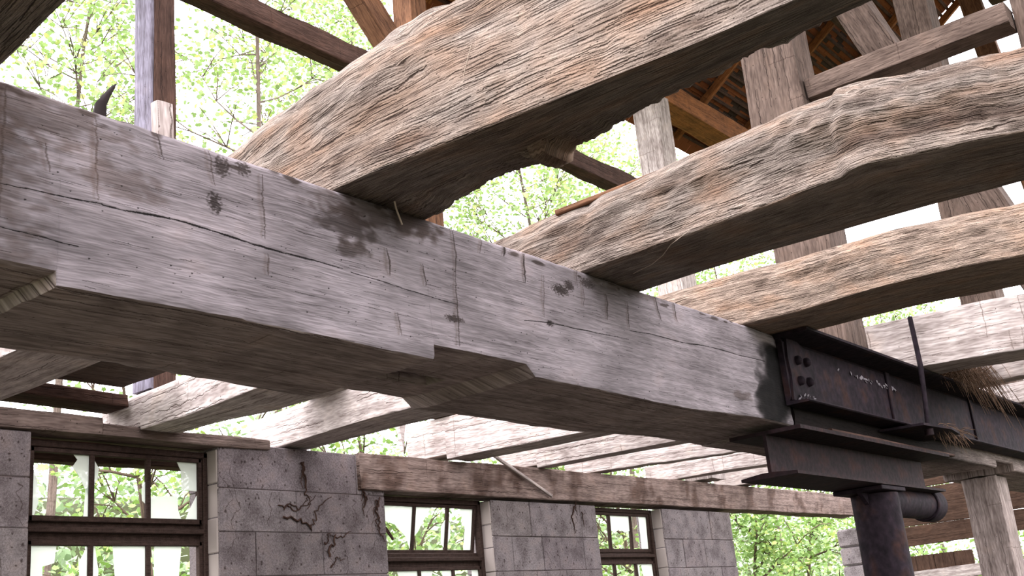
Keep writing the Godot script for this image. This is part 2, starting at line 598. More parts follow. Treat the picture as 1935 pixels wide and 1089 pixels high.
	M.mortar = mat(tb, Color(0.85, 0.80, 0.79), 1, 1, 0.95, 0.4)
	M.mortar.uv1_triplanar = true
	M.mortar.uv1_world_triplanar = true
	M.mortar.uv1_scale = Vector3(1.7, 1.7, 1.7)

	# painted, rusting steel
	t = Tex.new(512, 512, 41)
	g = t.field(1, 1, 0.03, 4, 51)
	mo = t.field(3, 3, 0.02, 4, 52)
	for i in t.w * t.h:
		t.lum[i] = clampi(120 + (g[i] - 128) * 0.5 + (mo[i] - 128) * 0.4, 0, 255)
		t.hgt[i] = clampi(140 + (g[i] - 128) * 0.5, 0, 255)
		t.stn[i] = clampi((mo[i] - 150) * 2.2, 0, 255)
	var ts := t.pictures(Color(0.05, 0.04, 0.05), Color(0.235, 0.19, 0.225), Color(0.25, 0.165, 0.14))
	M.steel = mat(ts, Color(1, 1, 1), 1.3, 1.3, 0.75, 0.25)
	M.steel.metallic_specular = 0.2
	M.rust = mat(ts, Color(0.95, 0.82, 0.78), 1.6, 1.6, 0.8, 0.3)
	M.frame = mat(tw, Color(0.44, 0.385, 0.36), 3.0, 3.0, 0.85, 0.2)
	M.flake = plain(Color(0.50, 0.48, 0.50), 0.9)
	M.skylit_grey = mat(tw, Color(0.80, 0.84, 0.97), 0.5, 1.0, 0.9, 0.3)  # blue tint stands in for sky light on one post side
	M.bark = mat(tw, Color(0.66, 0.62, 0.56), 0.5, 1.0, 0.95, 0.8)
	M.palebark = mat(tw, Color(0.70, 0.68, 0.65), 0.5, 1.0, 0.95, 0.8)
	M.tile = plain(Color(0.48, 0.28, 0.17), 0.9)
	M.tiledark = plain(Color(0.24, 0.19, 0.17), 0.9)
	M.hay = plain(Color(0.42, 0.33, 0.26), 0.9)
	M.string = plain(Color(0.72, 0.66, 0.60), 0.9)
	M.ground = plain(Color(0.25, 0.27, 0.17), 1.0)
	M.earth = plain(Color(0.19, 0.165, 0.155), 1.0)
	M.glass = plain(Color(0.97, 0.98, 0.97, 0.78), 0.5)
	M.glass.transparency = BaseMaterial3D.TRANSPARENCY_ALPHA
	M.glass.backlight_enabled = true
	M.glass.backlight = Color(0.96, 0.98, 0.96)
	M.leaf = plain(Color(1, 1, 1), 0.6)
	M.leaf.backlight_enabled = true
	M.leaf.backlight = Color(0.60, 0.66, 0.48)
	M.leaf.cull_mode = BaseMaterial3D.CULL_DISABLED
	M.greens = []
	for c in [Color(0.50, 0.62, 0.32), Color(0.58, 0.68, 0.36), Color(0.45, 0.57, 0.31), Color(0.70, 0.72, 0.36)]:
		var lf: StandardMaterial3D = M.leaf.duplicate()
		lf.albedo_color = c
		M.greens.append(lf)


# ------------------------------------------------------------------ the scene
func _ready() -> void:
	rng.seed = 77
	var cam := Camera3D.new()
	cam.name = "camera"
	cam.fov = 28.742
	cam.near = 0.05
	cam.far = 300.0
	var yaw := 0.925536
	var pitch := 0.305641
	var roll := -0.099984
	var fw := Vector3(sin(yaw) * cos(pitch), sin(pitch), -cos(yaw) * cos(pitch))
	var rt := Vector3(cos(yaw), 0, sin(yaw))
	var up := rt.cross(fw)
	cam.transform = Transform3D(Basis(rt * cos(roll) + up * sin(roll), -rt * sin(roll) + up * cos(roll), -fw), Vector3(0, 1.6, 0))
	add_child(cam)
	cam.current = true

	var env := Environment.new()
	env.background_mode = Environment.BG_SKY
	var sky := ProceduralSkyMaterial.new()
	sky.sky_top_color = Color(1.0, 0.98, 1.0)
	sky.sky_horizon_color = Color(1.0, 0.985, 0.99)
	sky.ground_horizon_color = Color(0.45, 0.46, 0.38)
	sky.ground_bottom_color = Color(0.35, 0.34, 0.30)
	env.sky = Sky.new()
	env.sky.sky_material = sky
	env.background_energy_multiplier = 7.8
	env.tonemap_mode = Environment.TONE_MAPPER_LINEAR
	env.tonemap_exposure = 1.0
	env.sdfgi_enabled = true
	env.ssao_enabled = true
	env.ssil_enabled = true
	var we := WorldEnvironment.new()
	we.name = "world_environment"
	we.environment = env
	add_child(we)

	n1.seed = 3
	n1.noise_type = FastNoiseLite.TYPE_SIMPLEX_SMOOTH
	n1.frequency = 1.0
	n1.fractal_octaves = 3
	n2.seed = 8
	n2.noise_type = FastNoiseLite.TYPE_SIMPLEX_SMOOTH
	n2.frequency = 1.0
	n2.fractal_octaves = 2
	make_materials()
	ground()
	back_wall()
	end_wall()
	girders()
	joists()
	steelwork()
	roof_frame()
	roof()
	loose_things()
	trees()


func ground() -> void:
	var acc := Acc.new()
	acc.box(Transform3D(Basis(), Vector3(6, -0.1, 0)), Vector3(14, 0.2, 10), 0.01)
	tag(put("floor", acc.mesh(M.earth)), "bare earth floor inside the ruined barn", "", "", "structure")
	# unseen wall behind the viewer, added to block light from that side
	acc = Acc.new()
	acc.box(Transform3D(Basis(), Vector3(-1.9, 3.0, 3.0)), Vector3(6.6, 6.4, 0.3), 0.01)
	tag(put("added_wall_front", acc.mesh(M.block)), "unseen block wall added to cut the light from the front", "", "", "structure")
	# land outside, rising to a bank behind the barn
	acc = Acc.new()
	var nx := 40
	var nz := 30
	var hgt := func(x: float, z: float) -> float: return -0.25 + 7.2 * smoothstep(-13.0, -32.0, z + 1.5 * sin(x * 0.2)) + 0.15 * n1.get_noise_2d(x * 0.4, z * 0.4)
	for i in nx:
		for j in nz:
			var x0 := -30.0 + i * 2.5
			var z0 := 30.0 - j * 2.5
			var p := [Vector3(x0, hgt.call(x0, z0), z0), Vector3(x0 + 2.5, hgt.call(x0 + 2.5, z0), z0), Vector3(x0 + 2.5, hgt.call(x0 + 2.5, z0 - 2.5), z0 - 2.5), Vector3(x0, hgt.call(x0, z0 - 2.5), z0 - 2.5)]
			acc.poly(p, Vector3.UP)
	tag(put("ground", acc.mesh(M.ground)), "rough grassy ground rising to a bank", "", "", "structure")


# ------------------------------------------------------------------ walls and windows
func back_wall() -> void:
	var wall := base("wall_back")
	tag(wall, "grey concrete block wall with root marks and three window openings", "", "", "structure")
	var th := 0.25
	var rows := [2.5, 2.28, 2.055, 1.83, 1.605, 1.38]   # upper edge of each course below the top one
	var piers := [[-1.2, 2.60, 2.705], [3.61, 4.80, 2.735], [5.78, 6.99, 2.515], [7.93, 9.075, 2.52]]
	var core := Acc.new()
	for p in piers:
		core.box(Transform3D(Basis(), Vector3((p[0] + p[1]) / 2, (p[2] - 0.01 + 1.15) / 2, -4.7 - th / 2)), Vector3(p[1] - p[0] - 0.016, p[2] - 0.01 - 1.15, th - 0.016), 0.003)
	core.box(Transform3D(Basis(), Vector3(5.5, 0.575, -4.7 - th / 2)), Vector3(13.8, 1.15, th), 0.01)
	put("mortar_core", core.mesh(M.mortar), wall)
	var joints := {"1/0": [4.578], "1/1": [4.12], "1/2": [3.84, 4.30], "1/3": [4.15], "2/1": [6.19, 6.787], "2/2": [5.97, 6.30, 6.79], "2/3": [6.21, 6.55], "3/1": [8.23, 8.7], "3/2": [8.20, 8.55], "3/3": [8.1, 8.79],
		"0/0": [-0.2, 0.24, 0.68, 1.12, 1.56, 2.0], "0/1": [0.0, 0.46, 0.9, 1.34, 1.78, 2.22], "0/2": [-0.2, 0.24, 0.68, 1.12, 1.56, 2.0], "0/3": [0.0, 0.46, 0.9, 1.34, 1.78, 2.22]}
	var r := RandomNumberGenerator.new()
	r.seed = 12
	for pi in piers.size():
		var p: Array = piers[pi]
		for row in 6:
			var top: float = p[2] if row == 0 else rows[row - 1]
			var bot: float = rows[row] if row < 5 else 1.15
			if row == 0 and top - rows[0] < 0.05:
				continue
			if row == 1 and pi > 1:
				top = p[2]
			var xs: Array = [p[0]]
			xs.append_array(joints.get("%d/%d" % [pi, row], [p[0] + (p[1] - p[0]) * (0.36 if row % 2 else 0.55)]))
			xs.append(p[1])
			for k in xs.size() - 1:
				var a: float = xs[k] + (0.0015 if k else 0.0)
				var b: float = xs[k + 1] - (0.0015 if k < xs.size() - 2 else 0.0)
				var acc := Acc.new()
				var sh := r.randf_range(0.86, 1.06)
				acc.tint = Color(sh, sh * r.randf_range(0.97, 1.0), sh * r.randf_range(0.96, 1.0))
				acc.box(Transform3D(Basis.from_euler(Vector3(r.randf_range(-.006, .006), r.randf_range(-.006, .006), r.randf_range(-.002, .002))), Vector3((a + b) / 2, (top + bot) / 2, -4.7 - th / 2 + r.randf_range(-.003, .003))), Vector3(b - a, top - bot - 0.003, th), 0.004)
				put("block", acc.mesh(M.block), wall)
	# pale strips along one reveal of each window
	for e in [[3.61, 1.3, 2.70], [5.78, 1.3, 2.51], [7.93, 1.3, 2.52]]:
		var acc := Acc.new()
		for k in 8:
			var y0 := lerpf(e[1], e[2], k / 8.0)
			var y1 := lerpf(e[1], e[2], (k + 1) / 8.0)
			acc.box(Transform3D(Basis(), Vector3(e[0] + 0.004 + 0.003 * sin(k * 2.3), (y0 + y1) / 2, -4.755)), Vector3(0.016, y1 - y0 - 0.003, 0.09), 0.007)
		put("reveal_strip", acc.mesh(M.white), wall) if M.has("white") else put("reveal_strip", acc.mesh(plain(Color(0.66, 0.62, 0.60), 0.95)), wall)

	# openings
	var w1 := window("window_1", 2.62, 3.606, 1.40, 2.24, 2.325, 2.69, -4.81, 0.0, [2.962, 3.268], 0.0)
	shards(w1, [[.72, 1, 1, 1, 1, .33, .94, .45, .85, .62, .70, .80, .79, .92], [0, .78, .09, .52, .12, .2, .05, 0, 0, 0], [1, .5, .95, .45, .92, .0, 1, 0]], 0, true)
	shards(w1, [[0, .95, .10, .8, .08, .62, 0, .5], [1, .62, .93, .5, .94, .3, 1, .25]], 1, true)
	shards(w1, [[.58, 1, 1, 1, 1, .5, .68, .52, .66, .86], [0, .37, .58, .4, .6, .15, .66, 0, 0, 0], [1, .42, .86, .2, .76, 0, 1, 0]], 2, true)
	shards(w1, [[0, 1, .45, 1, .42, .9, .22, .88, .24, .6, .15, .4, .1, .2, 0, .1], [1, 1, .85, .9, .9, .7, 1, .66]], 0, false)
	shards(w1, [[0, 1, .05, 1, .12, .85, .1, .75, 0, .7], [.38, 1, 1, 1, 1, .5, .8, .36, .5, .3, .48, .66, .42, .85]], 1, false)
	shards(w1, [[.1, 1, .66, 1, .6, .8, .46, .66, .3, .4, .1, .3]], 2, false)
	var w2 := window("window_2", 4.812, 5.772, 1.35, 2.10, 2.18, 2.518, -4.81, 0.11, [5.165, 5.475], 0.0)
	shards(w2, [[0, 1, 1, 1, 1, .02, .86, .3, .5, .58, .15, .66, .08, .4, .26, .2, .22, 0, 0, 0]], 0, true)
	shards(w2, [[0, 1, .52, 1, .3, .7, .12, .4, 0, .3], [1, .72, .88, .55, .9, .15, 1, .05]], 1, true)
	shards(w2, [[0, .75, .12, .6, .14, .3, 0, .1], [.48, 1, 1, 1, 1, 0, .72, 0, .74, .5, .62, .8]], 2, true)
	shards(w2, [[.4, 1, 1, 1, 1, .6, .7, .66]], 0, false)
	shards(w2, [[0, 1, .4, 1, .2, .8, 0, .7], [.7, 1, 1, 1, 1, .3, .8, .7]], 1, false)
	shards(w2, [[.75, 1, 1, 1, 1, .2, .8, .4]], 2, false)
	var w3 := window("window_3", 7.01, 7.905, 1.35, 2.12, 2.19, 2.518, -4.81, 0.03, [7.316, 7.616], 0.0)
	shards(w3, [[0, 1, 1, 1, 1, .55, .75, .5, .5, .6, .2, .48, 0, .6]], 1, true)
	shards(w3, [[.55, 1, 1, 1, 1, 0, .6, 0]], 2, true)
	shards(w3, [[.3, 1, 1, 1, 1, .4, .6, .6], [0, 1, .2, 1, 0, .6]], 2, false)

	# wall plates, lintels
	var pts := steps(-0.8, 3.935, 0.04)
	for x in [2.937, 2.939]:
		pts.append(x)
	pts.sort()
	var pq := func(x: float) -> PackedVector2Array:
		var top := 2.797 if x < 2.938 else 2.766
		return PackedVector2Array([Vector2(4.68, 2.71), Vector2(4.87, 2.71), Vector2(4.87, top), Vector2(4.68, top)])
	var trenched := timber({"o": Vector3.ZERO, "a": Vector3.RIGHT, "s": Vector3.FORWARD, "u": Vector3.UP, "t": pts, "q": pq, "r": [.006, .006, .006, .006], "k": [2, 2, 2, 2], "n": [4, 4, 4, 4], "amp": 0.005, "fs": 8.0, "seed": 3.0, "tone": 0.7}, M.plate)
	tag(put("wall_plate", trenched), "thin dark timber wall plate laid over the first window", "wall plate", "timber wall plates")
	tag(put("wall_plate", bar(Vector3(4.585, 2.635, -4.775), Vector3(11.98, 2.665, -4.775), 0.20, 0.215, M.plate, 5.0, 0.008, 0.03, Vector3.UP, 0.006,
		func(t: float, q: Vector2, c: Color) -> Color: return c.lerp(c * Color(0.38, 0.31, 0.27), clampf(n1.get_noise_2d(t * 2.2, q.y * 1.5) * 2.4 + n1.get_noise_2d(t * 9.0, q.y * 12.0 + 5.0) * 1.2 - 0.05, 0.0, 0.85)))), "deep dusty timber wall plate bridging the smaller windows and wide opening", "wall plate", "timber wall plates")
	tag(put("lintel", bar(Vector3(2.45, 2.71, -4.99), Vector3(3.85, 2.72, -4.99), 0.09, 0.16, M.dark, 6.0, 0.004)), "dark outer timber lintel seen through the broken panes", "lintel")
	# pier at the far corner
	var acc := Acc.new()
	acc.tint = Color(1.25, 1.25, 1.2)
	for k in 6:
		acc.box(Transform3D(Basis.from_euler(Vector3(0, 0.02 * sin(k * 2.0), 0)), Vector3(12.12, 1.37 + k * 0.195, -4.83)), Vector3(0.30, 0.19, 0.26), 0.02)
	tag(put("corner_pier", acc.mesh(M.block)), "pale mottled masonry pier behind the iron column", "pier")


func window(called: String, x0: float, x1: float, ybot: float, yt0: float, yt1: float, ytop: float, z: float, tilt: float, bars: Array, _x: float) -> Dictionary:
	var w := base(called)
	tag(w, {"window_1": "large rusty window with broken panes in three lights", "window_2": "rusty window with its upper sash tilted open and panes broken", "window_3": "narrow rusty window with mostly missing panes"}[called], "", "", "structure")
	var f := Acc.new()
	for x in [x0 + 0.012, x1 - 0.012]:
		f.box(Transform3D(Basis(), Vector3(x, (ybot + ytop) / 2, z)), Vector3(0.028, ytop - ybot, 0.05), 0.004)
	f.box(Transform3D(Basis(), Vector3((x0 + x1) / 2, ytop - 0.014, z)), Vector3(x1 - x0, 0.03, 0.05), 0.004)
	f.box(Transform3D(Basis(), Vector3((x0 + x1) / 2, ybot + 0.014, z)), Vector3(x1 - x0, 0.03, 0.05), 0.004)
	put("window_frame", f.mesh(M.frame), w)
	var tr := Acc.new()
	tr.box(Transform3D(Basis(), Vector3((x0 + x1) / 2, (yt0 + yt1) / 2 + 0.006, z)), Vector3(x1 - x0 - 0.03, 0.026, 0.05), 0.004)
	tr.box(Transform3D(Basis(), Vector3((x0 + x1) / 2, (yt0 + yt1) / 2 - 0.004, z - 0.02)), Vector3(x1 - x0 - 0.03, yt1 - yt0 + 0.02, 0.02), 0.003)
	put("transom", tr.mesh(M.frame), w)
	var out := {"w": w, "p": []}
	for sash in 2:
		var ya: float = yt1 if sash == 0 else ybot + 0.03
		var yb: float = ytop - 0.03 if sash == 0 else yt0
		var xf := Transform3D(Basis.from_euler(Vector3(-tilt if sash == 0 else 0.0, 0, 0)), Vector3(0, yb, z))
		if sash == 0 and tilt > 0.0:
			xf.basis = Basis.from_euler(Vector3(tilt * 1.6, 0, 0))
		var hgt := yb - ya
		var s := Acc.new()
		for x in [x0 + 0.038, x1 - 0.038]:
			s.box(xf * Transform3D(Basis(), Vector3(x, -hgt / 2, 0)), Vector3(0.022, hgt, 0.03), 0.003)
		s.box(xf * Transform3D(Basis(), Vector3((x0 + x1) / 2, -0.011, 0)), Vector3(x1 - x0 - 0.06, 0.022, 0.03), 0.003)
		s.box(xf * Transform3D(Basis(), Vector3((x0 + x1) / 2, -hgt + 0.013, 0)), Vector3(x1 - x0 - 0.06, 0.026, 0.03), 0.003)
		var node := put("sash", s.mesh(M.frame), w)
		for b in bars:
			var g := Acc.new()
			g.box(xf * Transform3D(Basis(), Vector3(b, -hgt / 2, 0)), Vector3(0.026, hgt, 0.026), 0.005)
			put("glazing_bar", g.mesh(M.frame), node)
		var edges := [x0 + 0.05, bars[0] - 0.012, bars[0] + 0.012, bars[1] - 0.012, bars[1] + 0.012, x1 - 0.05]
		for k in 3:
			out.p.append({"xf": xf, "x0": edges[k * 2], "x1": edges[k * 2 + 1], "y0": -hgt + 0.026, "y1": -0.022, "node": node})
	return out


func shards(w: Dictionary, list: Array, pane: int, upper: bool) -> void:
	var p: Dictionary = w.p[pane + (0 if upper else 3)]
	for s in list:
		var o := PackedVector2Array()
		for k in range(0, s.size(), 2):
			o.append(Vector2(lerpf(p.x0, p.x1, s[k]), lerpf(p.y0, p.y1, s[k + 1])))
		var acc := Acc.new()
		var xf: Transform3D = p.xf
		acc.prism(o, xf * Vector3(0, 0, -0.004), xf.basis.x, xf.basis.y, xf.basis.z * 0.004)
		put("pane", acc.mesh(M.glass), p.node)


func end_wall() -> void:
	var w := base("wall_end")
	tag(w, "open end wall of horizontal weathered boards with daylight gaps", "", "", "structure")
	var r := RandomNumberGenerator.new()
	r.seed = 5
	# y low, y high, z from, z to
	for b in [[2.19, 2.392, -4.68, -3.40], [2.394, 2.602, -4.68, -3.36], [2.604, 2.780, -4.68, -3.36], [2.782, 2.895, -4.68, -3.36], [2.93, 3.12, -3.72, -1.4], [2.205, 2.417, -3.32, -1.4], [2.419, 2.602, -3.32, -1.4], [2.605, 2.778, -3.32, -1.4], [2.783, 2.90, -3.32, -1.4]]:
		var y: float = (b[0] + b[1]) / 2
		put("board", bar(Vector3(12.32 + r.randf_range(-.008, .008), y, b[2]), Vector3(12.32, y + r.randf_range(-.004, .004), b[3]), 0.03, b[1] - b[0], M.board, r.randf() * 20.0, 0.003, 0.08), w)
	for k in 5:
		put("upright_board", bar(Vector3(12.33, 1.6, -4.58 + k * 0.2), Vector3(12.33 + r.randf_range(-.01, .01), 2.085, -4.58 + k * 0.2), 0.199, 0.025, M.board, r.randf() * 20.0, 0.003, 0.08, Vector3.RIGHT), w)
	put("ledger", bar(Vector3(12.27, 1.86, -4.7), Vector3(12.27, 1.88, -3.4), 0.08, 0.12, M.pale, 2.0, 0.005), w)
	put("stud", bar(Vector3(12.24, 0.0, -3.36), Vector3(12.24, 2.9, -3.36), 0.11, 0.11, M.pale, 4.0, 0.004), w)
	put("stud", bar(Vector3(12.30, 0.0, -1.45), Vector3(12.30, 2.9, -1.45), 0.12, 0.12, M.brown, 7.0, 0.004), w)


# ------------------------------------------------------------------ the two girders
func girders() -> void:
	var g := base("main_girder")
	tag(g, "long adze-marked grey oak girder with open crack, notches and empty mortise", "beam", "hewn girders carrying the joists")
	# bottom level along x, with the two brace pockets
	var low := func(x: float) -> float:
		if x < 1.109:
			return 2.373
		if x > 2.1905 and x < 2.60:
			return 2.382
		if x >= 2.60 and x < 2.640:
			return lerpf(2.382, 2.349, (x - 2.60) / 0.040)
		return 2.345 + 0.004 * sin(x * 5.0) + (0.012 if x > 3.5 else 0.0) * clampf((x - 3.5) / 0.6, 0, 1)
	var xs := PackedFloat32Array()
	for x in steps(0.25, 4.42, 0.012):
		xs.append(x)
	for x in [1.106, 1.1085, 1.1095, 1.112, 2.188, 2.190, 2.191, 2.193, 2.598, 2.60, 2.602, 2.638, 2.64, 2.642, 2.2895, 2.2905, 2.5195, 2.5205]:
		xs.append(x)
	xs.sort()
	var face := Acc.new()
	var rest := Acc.new()
	var far := func(x: float) -> float: return -2.415 + 0.02 * sin(x * 1.9) + 0.012 * n1.get_noise_1d(x * 7.0)
	# a mortise slot sunk into the underside
	var sunk := func(x: float, z: float) -> float: return 0.19 if x > 2.290 and x < 2.520 and z < -2.184 and z > -2.264 else 0.0
	var zb := [-1.944, -1.948, -1.97, -2.0, -2.03, -2.06, -2.09, -2.12, -2.15, -2.175, -2.1835, -2.1845, -2.21, -2.24, -2.2635, -2.2645, -2.275, -2.295, -2.32, -2.35, -2.375]
	var rings: Array[PackedVector3Array] = []
	var us := PackedFloat32Array()
	var cols: Array[PackedColorArray] = []
	var grid: Array[PackedVector3Array] = []
	var ny := 46
	for x in xs:
		var y0: float = low.call(x)
		var wane := 0.010 * maxf(0.0, n1.get_noise_1d(x * 3.0 + 40.0)) + (0.014 if x < 1.25 else 0.004)
		var arris := 0.006 * maxf(0.0, n1.get_noise_1d(x * 8.0 + 10.0)) + (0.012 * clampf(1.0 - absf(x - 1.62) / 0.3, 0.0, 1.0)) * maxf(0.0, n1.get_noise_1d(x * 16.0))
		var col := PackedVector3Array()
		for k in ny + 1:
			var y := lerpf(y0, 2.75, float(k) / ny)
			var z := -1.93 + 0.006 * n1.get_noise_2d(x * 1.2, y * 6.0) + 0.003 * n1.get_noise_2d(x * 6.0 + 9.0, y * 16.0) - 0.0035 * maxf(0.0, n2.get_noise_2d(x * 9.0, y * 2.0))
			if k == 0:
				z -= 0.003 + arris
				y += 0.002
			if k == 1:
				z -= arris * 0.4
			if k == ny:
				z -= 0.012 + wane
				y -= wane * 0.4
			if k == ny - 1:
				z -= wane * 0.45
			col.append(Vector3(x, y, z))
		grid.append(col)
		# the other three sides as an open strip: front lower edge -> back lower -> back upper -> front upper
		var ring := PackedVector3Array([col[0]])
		var fz: float = far.call(x)
		for z in zb:
			var zz: float = z
			ring.append(Vector3(x, y0 + sunk.call(x, z) + 0.004 * n1.get_noise_2d(x * 2.0, z * 9.0) , zz))
		ring.append(Vector3(x, y0 + 0.006, fz - 0.002))
		for k in 5:
			ring.append(Vector3(x, lerpf(y0 + 0.02, 2.735, k / 4.0), fz - 0.008))
		ring.append(Vector3(x, 2.75, fz))
		for k in 4:
			ring.append(Vector3(x, 2.75, lerpf(fz + 0.02, -1.97, k / 3.0)))
		ring.append(col[ny])
		rings.append(ring)
	strip(face, grid, func(p: Vector3) -> Vector2: return Vector2((p.x - 0.7) / 4.0, (2.78 - p.y) / 0.56), Vector3(0, 0, 1))
	strip(rest, rings, func(p: Vector3) -> Vector2: return Vector2(p.x + 0.3, (-p.z - p.y) * 1.0 + 0.13), Vector3(0, -1, 0), 8)
	for e in [0, xs.size() - 1]:
		var cm := Vector3(xs[e], 2.55, -2.17)
		var loop := PackedVector3Array(grid[e])
		for k in range(rings[e].size() - 1, -1, -1):
			loop.append(rings[e][k])
		for k in loop.size():
			rest.poly([cm, loop[k], loop[(k + 1) % loop.size()]], Vector3(-1 if e == 0 else 1, 0, 0))
	put("hewn_face", face.mesh(M.face), g)
	put("timber_body", rest.mesh(M.hewn), g)

	# the far girder in line behind the column
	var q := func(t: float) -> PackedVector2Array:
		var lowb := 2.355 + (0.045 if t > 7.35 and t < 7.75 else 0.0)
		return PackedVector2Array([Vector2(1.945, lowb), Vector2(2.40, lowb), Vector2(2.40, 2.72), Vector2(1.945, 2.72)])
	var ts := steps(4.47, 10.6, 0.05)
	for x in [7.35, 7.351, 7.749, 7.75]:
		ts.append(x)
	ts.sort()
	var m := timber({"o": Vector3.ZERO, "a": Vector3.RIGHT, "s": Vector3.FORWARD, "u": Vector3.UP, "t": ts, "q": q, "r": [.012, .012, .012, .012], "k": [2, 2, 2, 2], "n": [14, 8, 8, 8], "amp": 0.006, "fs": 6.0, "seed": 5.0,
		"paint": func(t: float, p: Vector2, c: Color) -> Color: return c.lerp(Color(0.028, 0.022, 0.022), clampf(1.2 - maxf(0.0, p.x - 2.02) * 9.0, 0.0, 1.0) * clampf((7.2 - t) * 1.2, 0.0, 1.0))}, M.hewn)  # front darkened to near black: soot plus painted shade around the channel
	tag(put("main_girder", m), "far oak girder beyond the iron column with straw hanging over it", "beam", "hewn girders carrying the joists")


# an open sheet of points with smooth normals; uvf maps a point to its uv
func strip(acc: Acc, g: Array[PackedVector3Array], uvf: Callable, toward: Vector3, pj := -1) -> void:
	var m := g[0].size()
	var s := acc.v.size()
	var nr := g.size()
	var jj := pj if pj > 0 else m / 2
	var probe := (g[nr / 2][jj + 1] - g[nr / 2][jj - 1]).cross(g[nr / 2 + 1][jj] - g[nr / 2 - 1][jj])
	var sg := 1.0 if probe.dot(toward) > 0.0 else -1.0
	for i in nr:
		for j in m:
			var da := g[mini(i + 1, nr - 1)][j] - g[maxi(i - 1, 0)][j]
			var db := g[i][mini(j + 1, m - 1)] - g[i][maxi(j - 1, 0)]
			var p := g[i][j]
			acc.v.append(p)
			acc.n.append(db.cross(da).normalized() * sg)
			acc.uv.append(uvf.call(p))
			var b := 1.0 if pj < 0 else 1.0 + 0.16 * n1.get_noise_2d(p.x * 1.5 + 7.0, p.z * 3.0 + p.y * 3.0)
			acc.c.append(Color(b, b, b))
	for i in nr - 1:
		for j in m - 1:
			var a := s + i * m + j
			var b := a + m
			if sg > 0.0:
				acc.ix.append_array(PackedInt32Array([a, b, a + 1, a + 1, b, b + 1]))
			else:
				acc.ix.append_array(PackedInt32Array([a, a + 1, b, a + 1, b + 1, b]))


# ------------------------------------------------------------------ joists
func joist(called: String, label: String, L: Array, R: Array, T: Array, z0: float, z1: float, rt: float, fis: float, mt: Material, res: float, notch: float, sd: float, lean := 0.0, bump = null, paint = null, bot := 2.75) -> void:
	var q := func(z: float) -> PackedVector2Array:
		var b := bot + (notch if z < -4.672 else 0.0)
		var l := curve(L, z)
		var r := curve(R, z)
		var h := curve(T, z)
		return PackedVector2Array([Vector2(l, b), Vector2(r, b), Vector2(r + 0.01, h), Vector2(l - lean, h)])
	var ts := steps(z0, z1, res)
	for x in [-4.673, -4.671]:
		ts.append(x)
	ts.sort()
	var fine := maxf(res, 0.009)
	var hgt: float = T[1][1] - 2.75
	var wid: float = R[0][1] - L[0][1]
	var d := {"o": Vector3.ZERO, "a": Vector3.BACK, "s": Vector3.RIGHT, "u": Vector3.UP, "t": ts, "q": q, "r": [0.005, 0.008, rt, rt], "k": [2, 2, 3 if rt < 0.05 else 14, 3 if rt < 0.05 else 16],
		"n": [maxi(4, int(wid / (fine * 1.6))), maxi(4, int((hgt - rt) / (fine * 2.0))), 4, maxi(4, int((hgt - rt) / fine))], "amp": 0.007, "fa": 0.9, "fs": 3.2, "fis": fis, "fis_from": 2.765, "seed": sd, "bump": bump, "paint": paint, "ends": 0.006, "voff": sd * 0.21, "tone": 0.50 if mt == M.log else 0.86}
	var m: ArrayMesh
	if mt == M.log:
		var tail := steps(z0, -2.95, 0.02)
		for x in [-4.673, -4.671]:
			tail.append(x)
		tail.sort()
		d.t = steps(-2.95, z1, res)
		m = timber(d, mt)
		var e := d.duplicate()
		e.merge({"t": tail, "fis": 0.0, "amp": 0.005, "bump": null, "paint": null, "tone": 1.0, "r": [0.005, 0.008, 0.03, minf(rt, 0.05)]}, true)
		m = timber(e, M.pale, m)
	else:
		m = timber(d, mt)
	tag(put(called, m), label, "joist", "floor joists over the girders")


